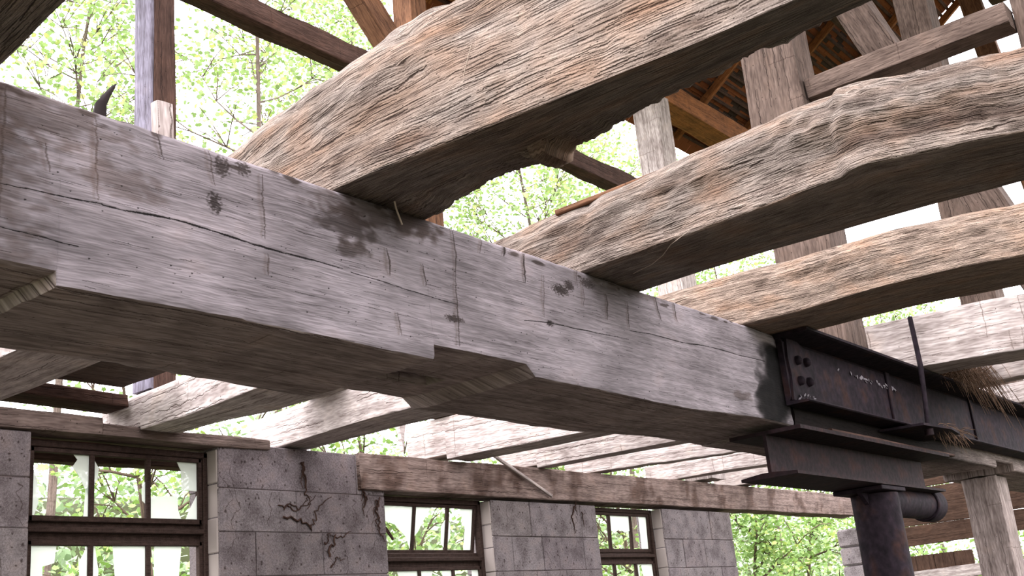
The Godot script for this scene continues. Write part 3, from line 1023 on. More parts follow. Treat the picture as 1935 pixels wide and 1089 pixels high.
func joists() -> void:
	joist("floor_joist", "near dark log joist crossing overhead past the girder's cracked end", [[-4.9, 0.62], [1.5, 0.60]], [[-4.9, 0.98], [-1.9, .96], [-1.6, .932], [1.5, 0.9]], [[-5, 3.0], [1.5, 3.05]], -4.98, 1.3, 0.12, 0.008, M.log, 0.03, 0.045, 1.0)
	joist("floor_joist", "thickest rough log joist, half round with torn brown fibres",
		[[-4.98, 2.03], [-3.8, 1.975], [-3.6, 1.968], [-1.93, 1.868], [-1.6, 1.881], [-1.33, 1.904], [-1.1, 1.918], [-.9, 1.931], [1.5, 1.93]],
		[[-4.98, 2.31], [-4.4, 2.303], [-3.7, 2.305], [-2.3, 2.26], [-1.91, 2.213], [-1.776, 2.171], [-1.52, 2.144], [-1.44, 2.168], [-1.22, 2.122], [-.89, 2.082], [-.59, 2.063], [1.5, 2.05]],
		[[-4.98, 2.96], [-4.3, 2.99], [-3.4, 3.05], [-2.5, 3.095], [-2.0, 3.145], [-1.6, 3.19], [-1.0, 3.22], [1.5, 3.22]], -4.98, 1.3, 0.17, 0.013, M.log, 0.0085, 0.045, 2.0, 0.0,
		func(t: float, p: Vector2) -> float:
			var e := 0.0
			if p.x > 2.06 and p.y < 2.80 and t > -1.9:   # ragged bark along the far lower arris
				e += 0.016 * n1.get_noise_2d(t * 5.0, p.y * 6.0) + 0.006 * n2.get_noise_2d(t * 40.0, p.y * 30.0) + 0.036 * exp(-pow((t + 1.44) / 0.045, 2.0)) * (1.0 + 0.6 * n2.get_noise_1d(t * 60.0))
			if p.y > 2.78:
				e += 0.010 * n1.get_noise_2d(t * 2.2, p.y * 6.0) - 0.012 * maxf(0.0, n2.get_noise_2d(t * 0.8 + 4.0, p.y * 22.0 + 3.0))
			return e,
		func(t: float, p: Vector2, c: Color) -> Color:
			var k := clampf(n1.get_noise_2d(t * 1.3 + 20.0, p.y * 9.0) * 1.5 + 0.25, 0.0, 1.0)
			var o := Color(1, 1, 1).lerp(Color(0.80, 0.66, 0.56), k * (1.0 if p.y > 2.8 else 0.6))
			var seam := exp(-pow((p.y - 2.795 - 0.02 * n1.get_noise_1d(t * 3.0)) / 0.014, 2.0)) * clampf(0.6 + 2.0 * n2.get_noise_1d(t * 2.0 + 3.0), 0.0, 1.0) if p.x < 2.0 else 0.0
			return c * o.lerp(Color(0.34, 0.26, 0.23), seam * 0.8))
	joist("floor_joist", "knotted log joist with a swelling burr, next after the thickest log",
		[[-4.98, 3.12], [-4.34, 3.14], [-3.66, 3.07], [-1.92, 2.971], [-1.65, 2.959], [-1.2, 2.931], [-1.13, 2.917], [-1.01, 2.911], [-.977, 2.884], [-.917, 2.873], [-.82, 2.906], [-.727, 2.942], [-.656, 2.961], [-.54, 3.016], [1.5, 3.02]],
		[[-4.98, 3.36], [-4.4, 3.37], [-4.05, 3.445], [-3.4, 3.45], [-1.9, 3.347], [-1.42, 3.346], [-.85, 3.38], [-.64, 3.393], [1.5, 3.4]],
		[[-4.98, 2.925], [-4.65, 2.945], [-4.27, 2.965], [-2.3, 3.01], [-1.65, 3.03], [-1.2, 3.045], [-.98, 3.03], [-.5, 3.015], [1.5, 3.01]], -4.98, 1.3, 0.12, 0.013, M.log, 0.0085, 0.017, 3.0, 0.0,
		func(t: float, p: Vector2) -> float:
			var e := 0.0
			if p.x < 3.12:
				var d := Vector2((t + 1.03) / 0.10, (p.y - 2.93) / 0.06).length()
				e += 0.020 * exp(-d * d) + 0.007 * sin(d * 9.0) * exp(-d * d * 0.6)
				e -= 0.016 * exp(-pow((p.y - 2.86 - 0.03 * sin(t * 3.0)) / 0.022, 2.0)) * clampf(0.5 + n1.get_noise_1d(t * 2.5), 0.0, 1.0)
			return e,
		func(t: float, p: Vector2, c: Color) -> Color:
			var k := clampf(n1.get_noise_2d(t * 1.5 + 70.0, p.y * 10.0) * 1.6 + 0.05, 0.0, 1.0)
			var o := Color(1, 1, 1).lerp(Color(0.72, 0.62, 0.56), k)
			var seam := exp(-pow((p.y - 2.845 - 0.03 * sin(t * 3.0) - 0.02 * n1.get_noise_1d(t * 5.0)) / 0.022, 2.0)) * clampf(0.35 + 2.2 * n1.get_noise_1d(t * 1.7 + 8.0), 0.0, 1.0) if p.x < 3.05 else 0.0
			o = o.lerp(Color(0.32, 0.26, 0.24), seam * 0.85)
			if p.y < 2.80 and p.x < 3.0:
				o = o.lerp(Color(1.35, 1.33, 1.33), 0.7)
			return c * o)
	joist("floor_joist", "pale log joist with a peeling bark scar, third crossing the girder",
		[[-4.98, 4.05], [-4.69, 4.05], [-4.0, 4.0], [-3.57, 4.012], [-1.92, 4.10], [-1.7, 4.133], [-1.37, 4.11], [-1.02, 4.14], [-.857, 4.19], [1.5, 4.25]],
		[[-4.98, 4.29], [-4.1, 4.29], [-3.67, 4.344], [-1.76, 4.481], [-1.56, 4.502], [-1.36, 4.538], [-.97, 4.63], [1.5, 4.7]],
		[[-4.98, 2.94], [-4.69, 2.955], [-4.1, 2.965], [-2.1, 2.985], [-1.5, 2.975], [-.8, 2.965], [1.5, 2.96]], -4.98, 1.3, 0.07, 0.010, M.log, 0.012, 0.0, 4.0, 0.0,
		func(t: float, p: Vector2) -> float:
			var d := Vector2((t + 1.6) / 0.16, (p.y - 2.92) / 0.03).length()
			return 0.012 * exp(-d * d) * (1.0 + n2.get_noise_2d(t * 20.0, p.y * 30.0)) if p.x < 4.25 else 0.0,
		func(_t: float, _p: Vector2, c: Color) -> Color: return c * Color(1.25, 1.16, 1.08))
	joist("floor_joist", "squared pale joist strapped by an iron rod above the steel beam", [[-4.98, 5.32], [-4.77, 5.337], [-3.54, 5.505], [-1.76, 5.768], [-1.3, 5.877], [1.5, 6.3]], [[-4.98, 5.55], [-4.71, 5.568], [-4.14, 5.694], [-3.56, 5.763], [-1.77, 6.079], [-1.53, 6.15], [1.5, 6.6]],
		[[-4.98, 3.02], [1.5, 3.03]], -4.98, 1.3, 0.02, 0.0, M.pale, 0.03, 0.03, 5.0)
	joist("floor_joist", "squared joist behind the hanging straw", [[-4.98, 6.27], [-4.53, 6.305], [-3.53, 6.408], [-1.5, 6.62], [1.5, 6.95]], [[-4.98, 6.42], [-4.48, 6.445], [-3.62, 6.55], [1.5, 7.15]], [[-4.98, 2.90], [1.5, 2.90]], -4.98, 1.3, 0.02, 0.0, M.pale, 0.04, 0.02, 6.0)
	joist("floor_joist", "slim curved joist beyond the straw, sixth from the near log", [[-4.98, 7.05], [-4.58, 7.136], [-4.06, 7.319], [-3.6, 7.485], [-3, 7.62], [1.5, 7.9]], [[-4.98, 7.20], [-4.58, 7.29], [-4.06, 7.47], [-3.6, 7.63], [-3, 7.77], [1.5, 8.05]], [[-4.98, 2.90], [1.5, 2.91]], -4.98, 1.3, 0.03, 0.006, M.pale, 0.04, 0.0, 7.0, 0.0, null, null, 2.775)
	joist("floor_joist", "far squared joist with a straight sawn face over the wide opening", [[-4.98, 8.22], [-4.52, 8.292], [-4.02, 8.394], [1.5, 8.9]], [[-4.98, 8.40], [-4.52, 8.45], [-4.02, 8.55], [1.5, 9.05]], [[-4.98, 2.915], [1.5, 2.92]], -4.98, 1.3, 0.02, 0.0, M.pale, 0.05, 0.0, 8.0, 0.0, null, null, 2.78)
	joist("floor_joist", "farthest joist resting near the end of the deep wall plate", [[-4.98, 9.4], [1.5, 9.9]], [[-4.98, 9.58], [1.5, 10.08]], [[-4.98, 2.93], [1.5, 2.93]], -4.98, 1.3, 0.02, 0.0, M.pale, 0.06, 0.0, 9.0, 0.0, null, null, 2.78)


# ------------------------------------------------------------------ iron and steel
func extrude_x(acc: Acc, outline: PackedVector2Array, x0: float, x1: float) -> void:   # outline in (z, y)
	acc.prism(outline, Vector3(x0, 0, 0), Vector3.BACK, Vector3.UP, Vector3(x1 - x0, 0, 0))


func steelwork() -> void:
	var s := base("steel_girder")
	tag(s, "dark purple-brown steel channel bolted over the girder joint, paint flaking", "steel beam")
	var web := Acc.new()
	extrude_x(web, PackedVector2Array([Vector2(-1.926, 2.452), Vector2(-1.908, 2.452), Vector2(-1.900, 2.468), Vector2(-1.900, 2.708), Vector2(-1.908, 2.724), Vector2(-1.926, 2.724)]), 4.37, 10.4)
	put("web", web.mesh(M.steel), s)
	var ft := Acc.new()
	extrude_x(ft, PackedVector2Array([Vector2(-1.926, 2.722), Vector2(-1.79, 2.728), Vector2(-1.777, 2.732), Vector2(-1.775, 2.742), Vector2(-1.926, 2.744)]), 4.36, 10.4)
	put("flange", ft.mesh(M.steel), s)
	var fb := Acc.new()
	extrude_x(fb, PackedVector2Array([Vector2(-1.926, 2.436), Vector2(-1.826, 2.436), Vector2(-1.820, 2.44), Vector2(-1.822, 2.446), Vector2(-1.926, 2.454)]), 4.37, 10.4)
	put("flange", fb.mesh(M.steel), s)
	var pl := Acc.new()
	pl.prism(PackedVector2Array([Vector2(4.375, 2.455), Vector2(4.52, 2.452), Vector2(4.61, 2.50), Vector2(4.645, 2.62), Vector2(4.60, 2.69), Vector2(4.50, 2.725), Vector2(4.40, 2.722), Vector2(4.385, 2.64), Vector2(4.395, 2.56)]), Vector3(0, 0, -1.900), Vector3.RIGHT, Vector3.UP, Vector3(0, 0, 0.010))
	var plate := put("end_plate", pl.mesh(M.steel), s)
	for b in [[4.47, 2.635], [4.56, 2.638], [4.465, 2.545], [4.555, 2.55]]:
		var bt := Acc.new()
		bt.tube([Vector3(b[0], b[1], -1.892), Vector3(b[0], b[1], -1.878), Vector3(b[0], b[1], -1.869), Vector3(b[0], b[1], -1.864)], [0.021, 0.020, 0.014, 0.004], 12)
		put("rivet", bt.mesh(M.steel), plate)
	for x in [5.56, 6.9]:
		var st := Acc.new()
		st.box(Transform3D(Basis(), Vector3(x, 2.59, -1.894)), Vector3(0.05, 0.26, 0.012), 0.003)
		put("stiffener", st.mesh(M.steel), s)
	var fl := Acc.new()
	var r := RandomNumberGenerator.new()
	r.seed = 4
	for k in 30:
		var x := 4.9 + 0.75 * pow(r.randf(), 0.8)
		var y := 2.655 - (x - 4.9) * 0.02 + r.randf_range(-.012, .012)
		fl.box(Transform3D(Basis.from_euler(Vector3(r.randf_range(-.7, .2), r.randf_range(-.4, .4), r.randf() * 3.0)), Vector3(x, y, -1.896)), Vector3(r.randf_range(.006, .026), r.randf_range(.006, .016), 0.003), 0.001)
	for k in 16:
		fl.box(Transform3D(Basis.from_euler(Vector3(r.randf_range(-.6, .6), r.randf_range(-.5, .5), r.randf() * 3.0)), Vector3(r.randf_range(4.4, 4.62), 2.468 + r.randf_range(-.01, .02), -1.884)), Vector3(r.randf_range(.006, .02), r.randf_range(.004, .012), 0.003), 0.001)
	put("paint_flakes", fl.mesh(M.flake), s).set_meta("kind", "stuff")

	# packing between girder and cap
	tag(put("packing_board", bar(Vector3(4.62, 2.339, -2.02), Vector3(6.25, 2.339, -2.02), 0.34, 0.016, M.dark, 8.0, 0.002)), "thin dark packing board between timber girder and short steel beam", "board")
	var c := base("cap_beam")
	tag(c, "short rusty steel beam sitting across the column head", "steel beam")
	var prof := {"flange": [Vector2(-2.15, 2.314), Vector2(-1.83, 2.314), Vector2(-1.83, 2.330), Vector2(-2.15, 2.330)], "web": [Vector2(-2.00, 2.155), Vector2(-1.985, 2.155), Vector2(-1.985, 2.315), Vector2(-2.00, 2.315)]}
	for k in prof:
		var a := Acc.new()
		extrude_x(a, PackedVector2Array(prof[k]), 4.25, 6.08)
		put(k, a.mesh(M.rust), c)
	var lowf := Acc.new()
	extrude_x(lowf, PackedVector2Array([Vector2(-2.11, 2.136), Vector2(-1.86, 2.136), Vector2(-1.86, 2.148), Vector2(-1.97, 2.158), Vector2(-2.02, 2.158), Vector2(-2.11, 2.148)]), 4.22, 6.0)
	put("flange", lowf.mesh(M.rust), c)

	var col := base("iron_column", Vector3(5.32, 0, -1.985))
	tag(col, "round iron column under the rusty cap beam", "column")
	var sh := Acc.new()
	sh.tube([Vector3(0, 0, 0), Vector3(0, 0.05, 0), Vector3(0, 1.0, 0), Vector3(0, 2.05, 0), Vector3(0, 2.11, 0)], [0.125, 0.118, 0.115, 0.109, 0.109], 40)
	put("shaft", sh.mesh(M.steel), col)
	var hd := Acc.new()
	hd.box(Transform3D(Basis(), Vector3(-0.05, 2.124, 0)), Vector3(0.30, 0.02, 0.24), 0.003)
	put("head_plate", hd.mesh(M.steel), col)
	var gs := Acc.new()
	gs.prism(PackedVector2Array([Vector2(-0.19, 2.118), Vector2(-0.095, 2.05), Vector2(-0.095, 2.118)]), Vector3(0, 0, -0.01), Vector3.RIGHT, Vector3.UP, Vector3(0, 0, 0.02))
	put("gusset", gs.mesh(M.steel), col)

	var pp := base("pipe_stub", Vector3(5.42, 2.085, -1.985))
	tag(pp, "short horizontal iron pipe with a flanged collar beside the column", "pipe")
	var pa := Acc.new()
	pa.tube([Vector3(0.01, 0, 0), Vector3(0.2, 0, 0), Vector3(0.58, 0, 0)], [0.073, 0.073, 0.073], 32)
	put("tube", pa.mesh(M.steel), pp)
	var pc := Acc.new()
	pc.tube([Vector3(0.56, 0, 0), Vector3(0.565, 0, 0), Vector3(0.69, 0, 0), Vector3(0.70, 0, 0), Vector3(0.702, 0, 0)], [0.080, 0.086, 0.086, 0.080, 0.05], 32)
	put("collar", pc.mesh(M.steel), pp)

	var h := base("hanger_rod", Vector3(5.66, 2.43, -1.752))
	tag(h, "dark iron hanger rod running down over the steel channel", "iron rod")
	var ra := Acc.new()
	ra.tube([Vector3(0.03, 0.57, -0.01), Vector3(0.02, 0.40, -0.005), Vector3(0.005, 0.31, 0.0), Vector3(-0.03, 0.14, 0.0), Vector3(-0.075, -0.01, 0.0)], [0.013, 0.013, 0.014, 0.012, 0.012], 10)
	put("rod", ra.mesh(M.steel), h)
	var na := Acc.new()
	na.tube([Vector3(-0.078, -0.055, 0), Vector3(-0.078, -0.025, 0)], [0.025, 0.025], 6)
	put("nut", na.mesh(M.rust), h)
	var sp := Acc.new()
	sp.prism(PackedVector2Array([Vector2(5.42, -1.935), Vector2(5.46, -1.73), Vector2(5.78, -1.70), Vector2(6.02, -1.735), Vector2(6.05, -1.935)]), Vector3(0, 2.412, 0), Vector3.RIGHT, Vector3.BACK, Vector3(0, 0.012, 0))
	tag(put("strap_plate", sp.mesh(M.steel)), "pointed iron strap plate under the hanger rod", "plate")

	tag(put("timber_post", bar(Vector3(7.87, 0, -2.18), Vector3(7.87, 2.345, -2.18), 0.22, 0.25, M.hewn, 11.0, 0.006, 0.04, Vector3.RIGHT)), "pale square timber post propping the far girder", "post", "timber posts")


# ------------------------------------------------------------------ frame above the joists
func post(label: String, x: float, z: float, wx: float, wz: float, y0: float, y1: float, mt: Material, sd: float) -> MeshInstance3D:
	return tag(put("timber_post", bar(Vector3(x, y0, z), Vector3(x, y1, z), wz, wx, mt, sd, 0.006, 0.05, Vector3.RIGHT)), label, "post", "timber posts")


func roof_frame() -> void:
	post("thick grey timber post standing over the iron column, rail fixed to it", 5.275, -2.05, 0.25, 0.30, 2.74, 6.9, M.grey, 21.0)
	var slim := post("slender dark post at the open upper wall with sky light painted on one side", 3.245, -4.70, 0.135, 0.145, 2.945, 6.44, M.dark, 22.0)
	put("skylit_facing", bar(Vector3(3.166, 2.95, -4.70), Vector3(3.166, 6.43, -4.70), 0.15, 0.022, M.skylit_grey, 22.5, 0.003, 0.05, Vector3.RIGHT), slim)  # thin pale piece added so the left side looks lit by the sky
	post("upper post with a diagonal brace meeting its side", 5.36, -4.70, 0.17, 0.17, 3.03, 6.44, M.brown, 23.0)
	post("upright post under the orange eaves beam", 8.73, -4.70, 0.26, 0.26, 2.78, 6.44, M.pale, 24.0)
	post("post between the leaning brace and the open gable", 7.95, -1.95, 0.22, 0.24, 2.92, 7.9, M.grey, 25.0)
	post("post at the near end of the horizontal grey rail", 5.39, -0.79, 0.16, 0.18, 2.98, 4.6, M.grey, 26.0)
	tag(put("wall_rail", bar(Vector3(-0.5, 5.39, -4.72), Vector3(9.0, 5.375, -4.72), 0.14, 0.16, M.dark, 31.0, 0.012, 0.03)), "long dark rail across the open upper wall", "rail")
	tag(put("eaves_beam", bar(Vector3(4.9, 6.56, -4.72), Vector3(12.6, 6.57, -4.72), 0.26, 0.24, M.orange, 32.0, 0.008)), "orange-brown eaves beam under the tiled roof", "beam")
	tag(put("cross_rail", bar(Vector3(5.28, 4.19, -1.892), Vector3(5.28, 4.19, -0.885), 0.15, 0.112, M.grey, 33.0, 0.005, 0.03)), "grey horizontal rail fixed to the thick post", "rail")
	tag(put("brace", bar(Vector3(4.3, 6.45, -4.70), Vector3(5.20, 5.55, -4.70), 0.15, 0.17, M.brown, 34.0, 0.005)), "diagonal brace rising from the upper post to the eaves", "brace", "roof braces")
	tag(put("brace", bar(Vector3(5.92, 5.70, -2.05), Vector3(5.90, 3.04, -1.14), 0.20, 0.18, M.grey, 35.0, 0.007)), "wide leaning brace passing behind the grey rail", "brace", "roof braces")
	tag(put("gable_strut", bar(Vector3(12.25, 9.0, -2.49), Vector3(12.25, 5.2, -2.19), 0.22, 0.16, M.brown, 36.0, 0.005)), "reddish leaning strut in the open gable", "strut")
	tag(put("gable_tie", bar(Vector3(12.45, 8.12, -2.25), Vector3(12.45, 8.12, 0.6), 0.16, 0.34, M.dark, 37.0, 0.006)), "dark tie across the open gable top", "beam")
	tag(put("purlin", bar(Vector3(4.9, 7.50, -3.32), Vector3(12.6, 7.50, -3.32), 0.14, 0.18, M.dark, 38.0, 0.006)), "dark purlin under the rafters of the tiled roof", "beam")


func roof() -> void:
	var k := 0.7
	var sl := sqrt(1.0 + k * k)
	var dir := Vector3(0, k, 1.0) / sl      # up the slope
	var nor := Vector3(0, 1.0, -k) / sl     # out of the roof
	var foot := Vector3(0, 6.70 + k * -0.33, -5.03)
	var run := 4.6
	var x0 := 4.95
	var x1 := 12.72
	var xf := Basis(Vector3.RIGHT, nor, dir * -1.0)
	for i in 9:
		var x := 5.0 + i * 0.97
		if i == 8:
			x = 12.66
		var p := Vector3(x, 0, 0) + foot + nor * 0.06
		tag(put("rafter", bar(p, p + dir * run, 0.045, 0.08, M.orange, 40.0 + i, 0.003, 0.15, nor)), ["rafter at the broken edge of the roof", "second rafter from the broken roof edge", "third rafter from the broken roof edge", "fourth rafter from the broken roof edge", "rafter above the upright eaves post", "orange rafter showing left of the thick grey post", "orange rafter showing right of the thick grey post", "rafter next to the gable verge", "verge rafter framing the white gable gap"][i], "rafter", "roof rafters")
	var cover := base("tile_roof")
	tag(cover, "underside of an old clay tile roof on close battens", "roof")
	var ba := Acc.new()
	ba.box(Transform3D(xf, Vector3.ZERO), Vector3(x1 - x0, 0.02, 0.034), 0.002)
	var bm := ba.mesh(M.dark)
	var tl := Acc.new()
	tl.box(Transform3D(Basis.from_euler(Vector3(0.05, 0, 0)), Vector3.ZERO), Vector3(0.163, 0.012, 0.262), 0.003)
	var tm := tl.mesh(M.tile)
	var tl2 := Acc.new()
	tl2.box(Transform3D(Basis.from_euler(Vector3(0.05, 0, 0)), Vector3.ZERO), Vector3(0.163, 0.012, 0.262), 0.003)
	var tm2 := tl2.mesh(M.tiledark)
	var rows := int(run / 0.1)
	var cols := int((x1 - x0) / 0.166)
	var rest: Array[Transform3D] = []
	var count := 0
	var r := RandomNumberGenerator.new()
	r.seed = 9
	for j in rows:
		put("batten", bm, cover, Vector3((x0 + x1) / 2, 0, 0) + foot + dir * (0.06 + j * 0.1) + nor * 0.112)
		for i in cols:
			var x := x0 + 0.083 + i * 0.166 + (0.083 if j % 2 else 0.0)
			var at := Vector3(x, 0, 0) + foot + dir * (0.03 + j * 0.1) + nor * (0.136 + r.randf_range(-.003, .003))
			var b := xf * Basis.from_euler(Vector3(0, r.randf_range(-.03, .03), 0))
			if x > 9.3 and j > 1 and j < 26 and (x < 12.4) and count < 300 and (j + i) % 2 == 0 or (x > 10.0 and x < 12.0 and j < 20 and count < 300 and j > 3):
				var o := put("tile", tm if r.randf() < 0.55 else tm2, cover, at)
				o.basis = b
				count += 1
			else:
				rest.append(Transform3D(b, at))
	var mm := MultiMesh.new()
	mm.transform_format = MultiMesh.TRANSFORM_3D
	mm.mesh = tm
	mm.instance_count = rest.size()
	for i in rest.size():
		mm.set_instance_transform(i, rest[i])
	# other slope past the ridge, out of view, added to shade the front
	var over := MultiMesh.new()
	over.transform_format = MultiMesh.TRANSFORM_3D
	over.mesh = tm
	var fcols := int((x1 - 1.2) / 0.166)
	over.instance_count = rows * fcols
	var ridge := foot + dir * run
	var flip := Basis(Vector3.UP, PI) * xf
	for j in rows:
		for i in fcols:
			over.set_instance_transform(j * fcols + i, Transform3D(flip, Vector3(1.2 + i * 0.166, ridge.y + 0.17 - j * 0.1 * k / sl, ridge.z + 0.05 + j * 0.1 / sl)))
	var fi := MultiMeshInstance3D.new()
	fi.name = "added_front_slope_tiles"
	fi.multimesh = over
	cover.add_child(fi, true)
	fi.set_meta("kind", "stuff")
	var mi := MultiMeshInstance3D.new()
	mi.name = "tile_field"
	mi.multimesh = mm
	cover.add_child(mi, true)
	mi.set_meta("kind", "stuff")


# ------------------------------------------------------------------ small things
func loose_things() -> void:
	tag(put("floor_board", bar(Vector3(2.0, 2.985, -4.53), Vector3(3.05, 2.972, -4.51), 0.40, 0.035, M.grey, 51.0, 0.004, 0.04)), "grey floor board lying across the first joists at the wall", "board", "leftover floor boards")
	tag(put("floor_board", bar(Vector3(2.0, 2.93, -4.835), Vector3(3.11, 2.905, -4.835), 0.19, 0.06, M.dark, 52.0, 0.004, 0.04)), "narrow dark board behind the wide grey floor board", "board", "leftover floor boards")
	tag(put("floor_board", bar(Vector3(3.30, 2.985, -4.35), Vector3(4.12, 2.985, -4.30), 0.36, 0.03, M.brown, 53.0, 0.005, 0.04)), "brown split floor board with litter between two pale joists", "board", "leftover floor boards")
	tag(put("loose_lath", bar(Vector3(3.0, 2.992, -2.03), Vector3(3.06, 3.035, -0.95), 0.035, 0.02, M.brown, 54.0, 0.002, 0.05)), "loose wooden lath lying along the knotted log", "lath", "loose laths")
	tag(put("loose_lath", bar(Vector3(5.80, 2.80, -4.655), Vector3(6.40, 2.555, -4.655), 0.02, 0.022, M.pale, 55.0, 0.001, 0.05)), "thin pale lath leaning against the deep wall plate", "lath", "loose laths")
	var a := Acc.new()
	a.tube([Vector3(1.222, 2.74, -1.98), Vector3(1.226, 2.79, -1.98), Vector3(1.243, 2.82, -1.982), Vector3(1.258, 2.845, -1.984), Vector3(1.267, 2.858, -1.985)], [0.017, 0.013, 0.008, 0.005, 0.001], 6)
	tag(put("splinter", a.mesh(plain(Color(0.15, 0.12, 0.12), 0.9))), "dark pointed splinter sticking up from the girder top", "splinter")
	tag(put("wooden_stub", bar(Vector3(1.667, 2.74, -2.37), Vector3(1.652, 3.09, -2.37), 0.034, 0.05, M.pale, 56.0, 0.002, 0.03, Vector3.RIGHT)), "small upright wooden stub behind the girder's top edge", "stub")
	a = Acc.new()
	a.prism(PackedVector2Array([Vector2(5.05, 3.02), Vector2(5.13, 3.02), Vector2(5.10, 2.90), Vector2(5.085, 2.80)]), Vector3(0, 0, -4.82), Vector3.RIGHT, Vector3.UP, Vector3(0, 0, 0.03))
	tag(put("wedge", a.mesh(M.pale)), "pale wooden wedge beside the joist end at the wall", "wedge")

	# hay over the steel channel
	a = Acc.new()
	var r := RandomNumberGenerator.new()
	r.seed = 15
	for k in 260:
		var x := r.randf_range(6.12, 6.62) + r.randfn() * 0.05
		var p := Vector3(x, 2.752 + r.randf() * 0.015, -1.81 + r.randf_range(-.08, .05))
		var d := Vector3(r.randf_range(-.35, .55), r.randf_range(-.05, .45), r.randf_range(.25, .8)).normalized()
		var l := r.randf_range(0.10, 0.36)
		var q := p + d * l * 0.55
		var e := q + (d * 0.35 + Vector3(r.randf_range(-.2, .3), -0.9, 0)) * l * r.randf_range(0.4, 1.1)
		a.tint = Color(1, 1, 1) * r.randf_range(0.5, 1.3)
		a.tube([p, q, (q + e) / 2 + Vector3(0, 0.004, 0.006), e], [0.0020, 0.0020, 0.0016, 0.0009], 3, false)
	for k in 90:
		var x := r.randf_range(5.75, 6.2)
		var p := Vector3(x, 2.435, -1.80 + r.randf_range(-.03, .05))
		var e := p + Vector3(r.randf_range(-.06, .12), r.randf_range(-.10, .03), r.randf_range(0, .06))
		a.tint = Color(1, 1, 1) * r.randf_range(0.5, 1.2)
		a.tube([p, (p + e) / 2 + Vector3(0, 0.012, 0), e], [0.0014, 0.0014, 0.0008], 3, false)
	tag(put("straw_clump", a.mesh(M.hay)), "clump of brown straw hanging over the steel channel", "straw", "", "stuff")

	# strings, roots, webs
	var threads := [
		["dangling_string", "thin pale string hanging from the knotted log's underside", [Vector3(3.15, 2.752, -1.86), Vector3(3.09, 2.735, -1.80), Vector3(3.05, 2.728, -1.72), Vector3(3.02, 2.735, -1.66), Vector3(2.97, 2.742, -1.60), Vector3(2.92, 2.748, -1.5)], 0.0011],
		["dry_stalk", "dry brown stem drooping from the thickest log onto the girder", [Vector3(2.03, 2.80, -1.87), Vector3(2.04, 2.775, -1.90), Vector3(2.065, 2.74, -1.915), Vector3(2.09, 2.70, -1.92)], 0.003],
		["dead_straw", "short pale straw on the thickest log's lit side", [Vector3(1.885, 2.90, -1.5), Vector3(1.87, 2.93, -1.47), Vector3(1.865, 2.96, -1.45)], 0.0012],
		["dead_twig", "fine twig resting where the thickest log meets the girder", [Vector3(1.88, 2.757, -1.89), Vector3(1.95, 2.762, -1.885), Vector3(2.03, 2.765, -1.89)], 0.0012],
	]
	for t in threads:
		var b := Acc.new()
		var rad := []
		for p in t[2]:
			rad.append(t[3])
		b.tube(t[2], rad, 5)
		tag(put(t[0], b.mesh(M.string)), t[1], t[0].split("_")[1])
	# window stay
	a = Acc.new()
	a.tube([Vector3(4.915, 2.35, -4.84), Vector3(4.935, 2.30, -4.82), Vector3(4.96, 2.265, -4.81), Vector3(4.97, 2.275, -4.82), Vector3(4.945, 2.32, -4.83), Vector3(4.925, 2.355, -4.845)], [.005, .006, .006, .005, .005, .005], 6)
	tag(put("window_stay", a.mesh(M.dark)), "dark bent metal stay hanging on the tilted window", "window stay")
	# dead creeper on the blocks
	for e in [["dead creeper stem sweeping up the wide wall pier", Vector2(4.02, 2.36), [0.2, -0.5, 0.5, 0.9, 0.3], 0.6], ["brown hanging creeper near the top of the wide pier", Vector2(4.16, 2.66), [-1.5, -1.7, -1.4, -2.0], 0.34], ["thick dead creeper beside the tilted window's pier edge", Vector2(4.74, 2.47), [-2.0, -1.4, -1.7, -1.2], 0.34],
		["forked dead creeper low on the wide pier", Vector2(4.34, 2.15), [0.7, 1.5, -0.4, 0.6], 0.34], ["short creeper root over the window's left pier", Vector2(4.62, 2.52), [-1.1, -1.9, -1.5], 0.2], ["thin creeper tendril on the middle pier", Vector2(6.72, 2.5), [-1.9, -1.3, -1.7], 0.26]]:
		var b := Acc.new()
		var p: Vector2 = e[1]
		var ns := 22
		for twig in 3:
			var pts := []
			var rad := []
			var q := p + Vector2(r.randfn() * 0.02, r.randfn() * 0.03) * twig
			for k in ns:
				pts.append(Vector3(q.x, q.y, -4.694))
				rad.append((0.0055 if twig == 0 else 0.0028) * (1.1 - float(k) / ns) + 0.0012)
				var an: float = e[2][mini(int(float(k) / ns * e[2].size()), e[2].size() - 1)] + r.randfn() * 0.7
				q += Vector2(cos(an), sin(an)) * e[3] / ns * (1.0 if twig == 0 else 0.55)
			b.tube(pts, rad, 5)
		tag(put("creeper_stem", b.mesh(M.dark)), e[0], "creeper")


# ------------------------------------------------------------------ trees outside
func leaf_mesh(kind: int) -> ArrayMesh:
	var acc := Acc.new()
	var o: Array
	if kind == 0:    # lobed
		o = [Vector2(0, -.5), Vector2(.22, -.42), Vector2(.5, -.1), Vector2(.3, .05), Vector2(.36, .34), Vector2(.1, .26), Vector2(0, .55), Vector2(-.1, .26), Vector2(-.36, .34), Vector2(-.3, .05), Vector2(-.5, -.1), Vector2(-.22, -.42)]
	else:
		o = [Vector2(0, -.5), Vector2(.2, -.2), Vector2(.24, .1), Vector2(0, .55), Vector2(-.24, .1), Vector2(-.2, -.2)]
	for k in o.size():
		var p: Vector2 = o[k]
		var q: Vector2 = o[(k + 1) % o.size()]
		acc.poly([Vector3.ZERO, Vector3(p.x, 0.10 * absf(p.x), p.y), Vector3(q.x, 0.10 * absf(q.x), q.y)], Vector3.UP)
	return acc.mesh(M.leaf)


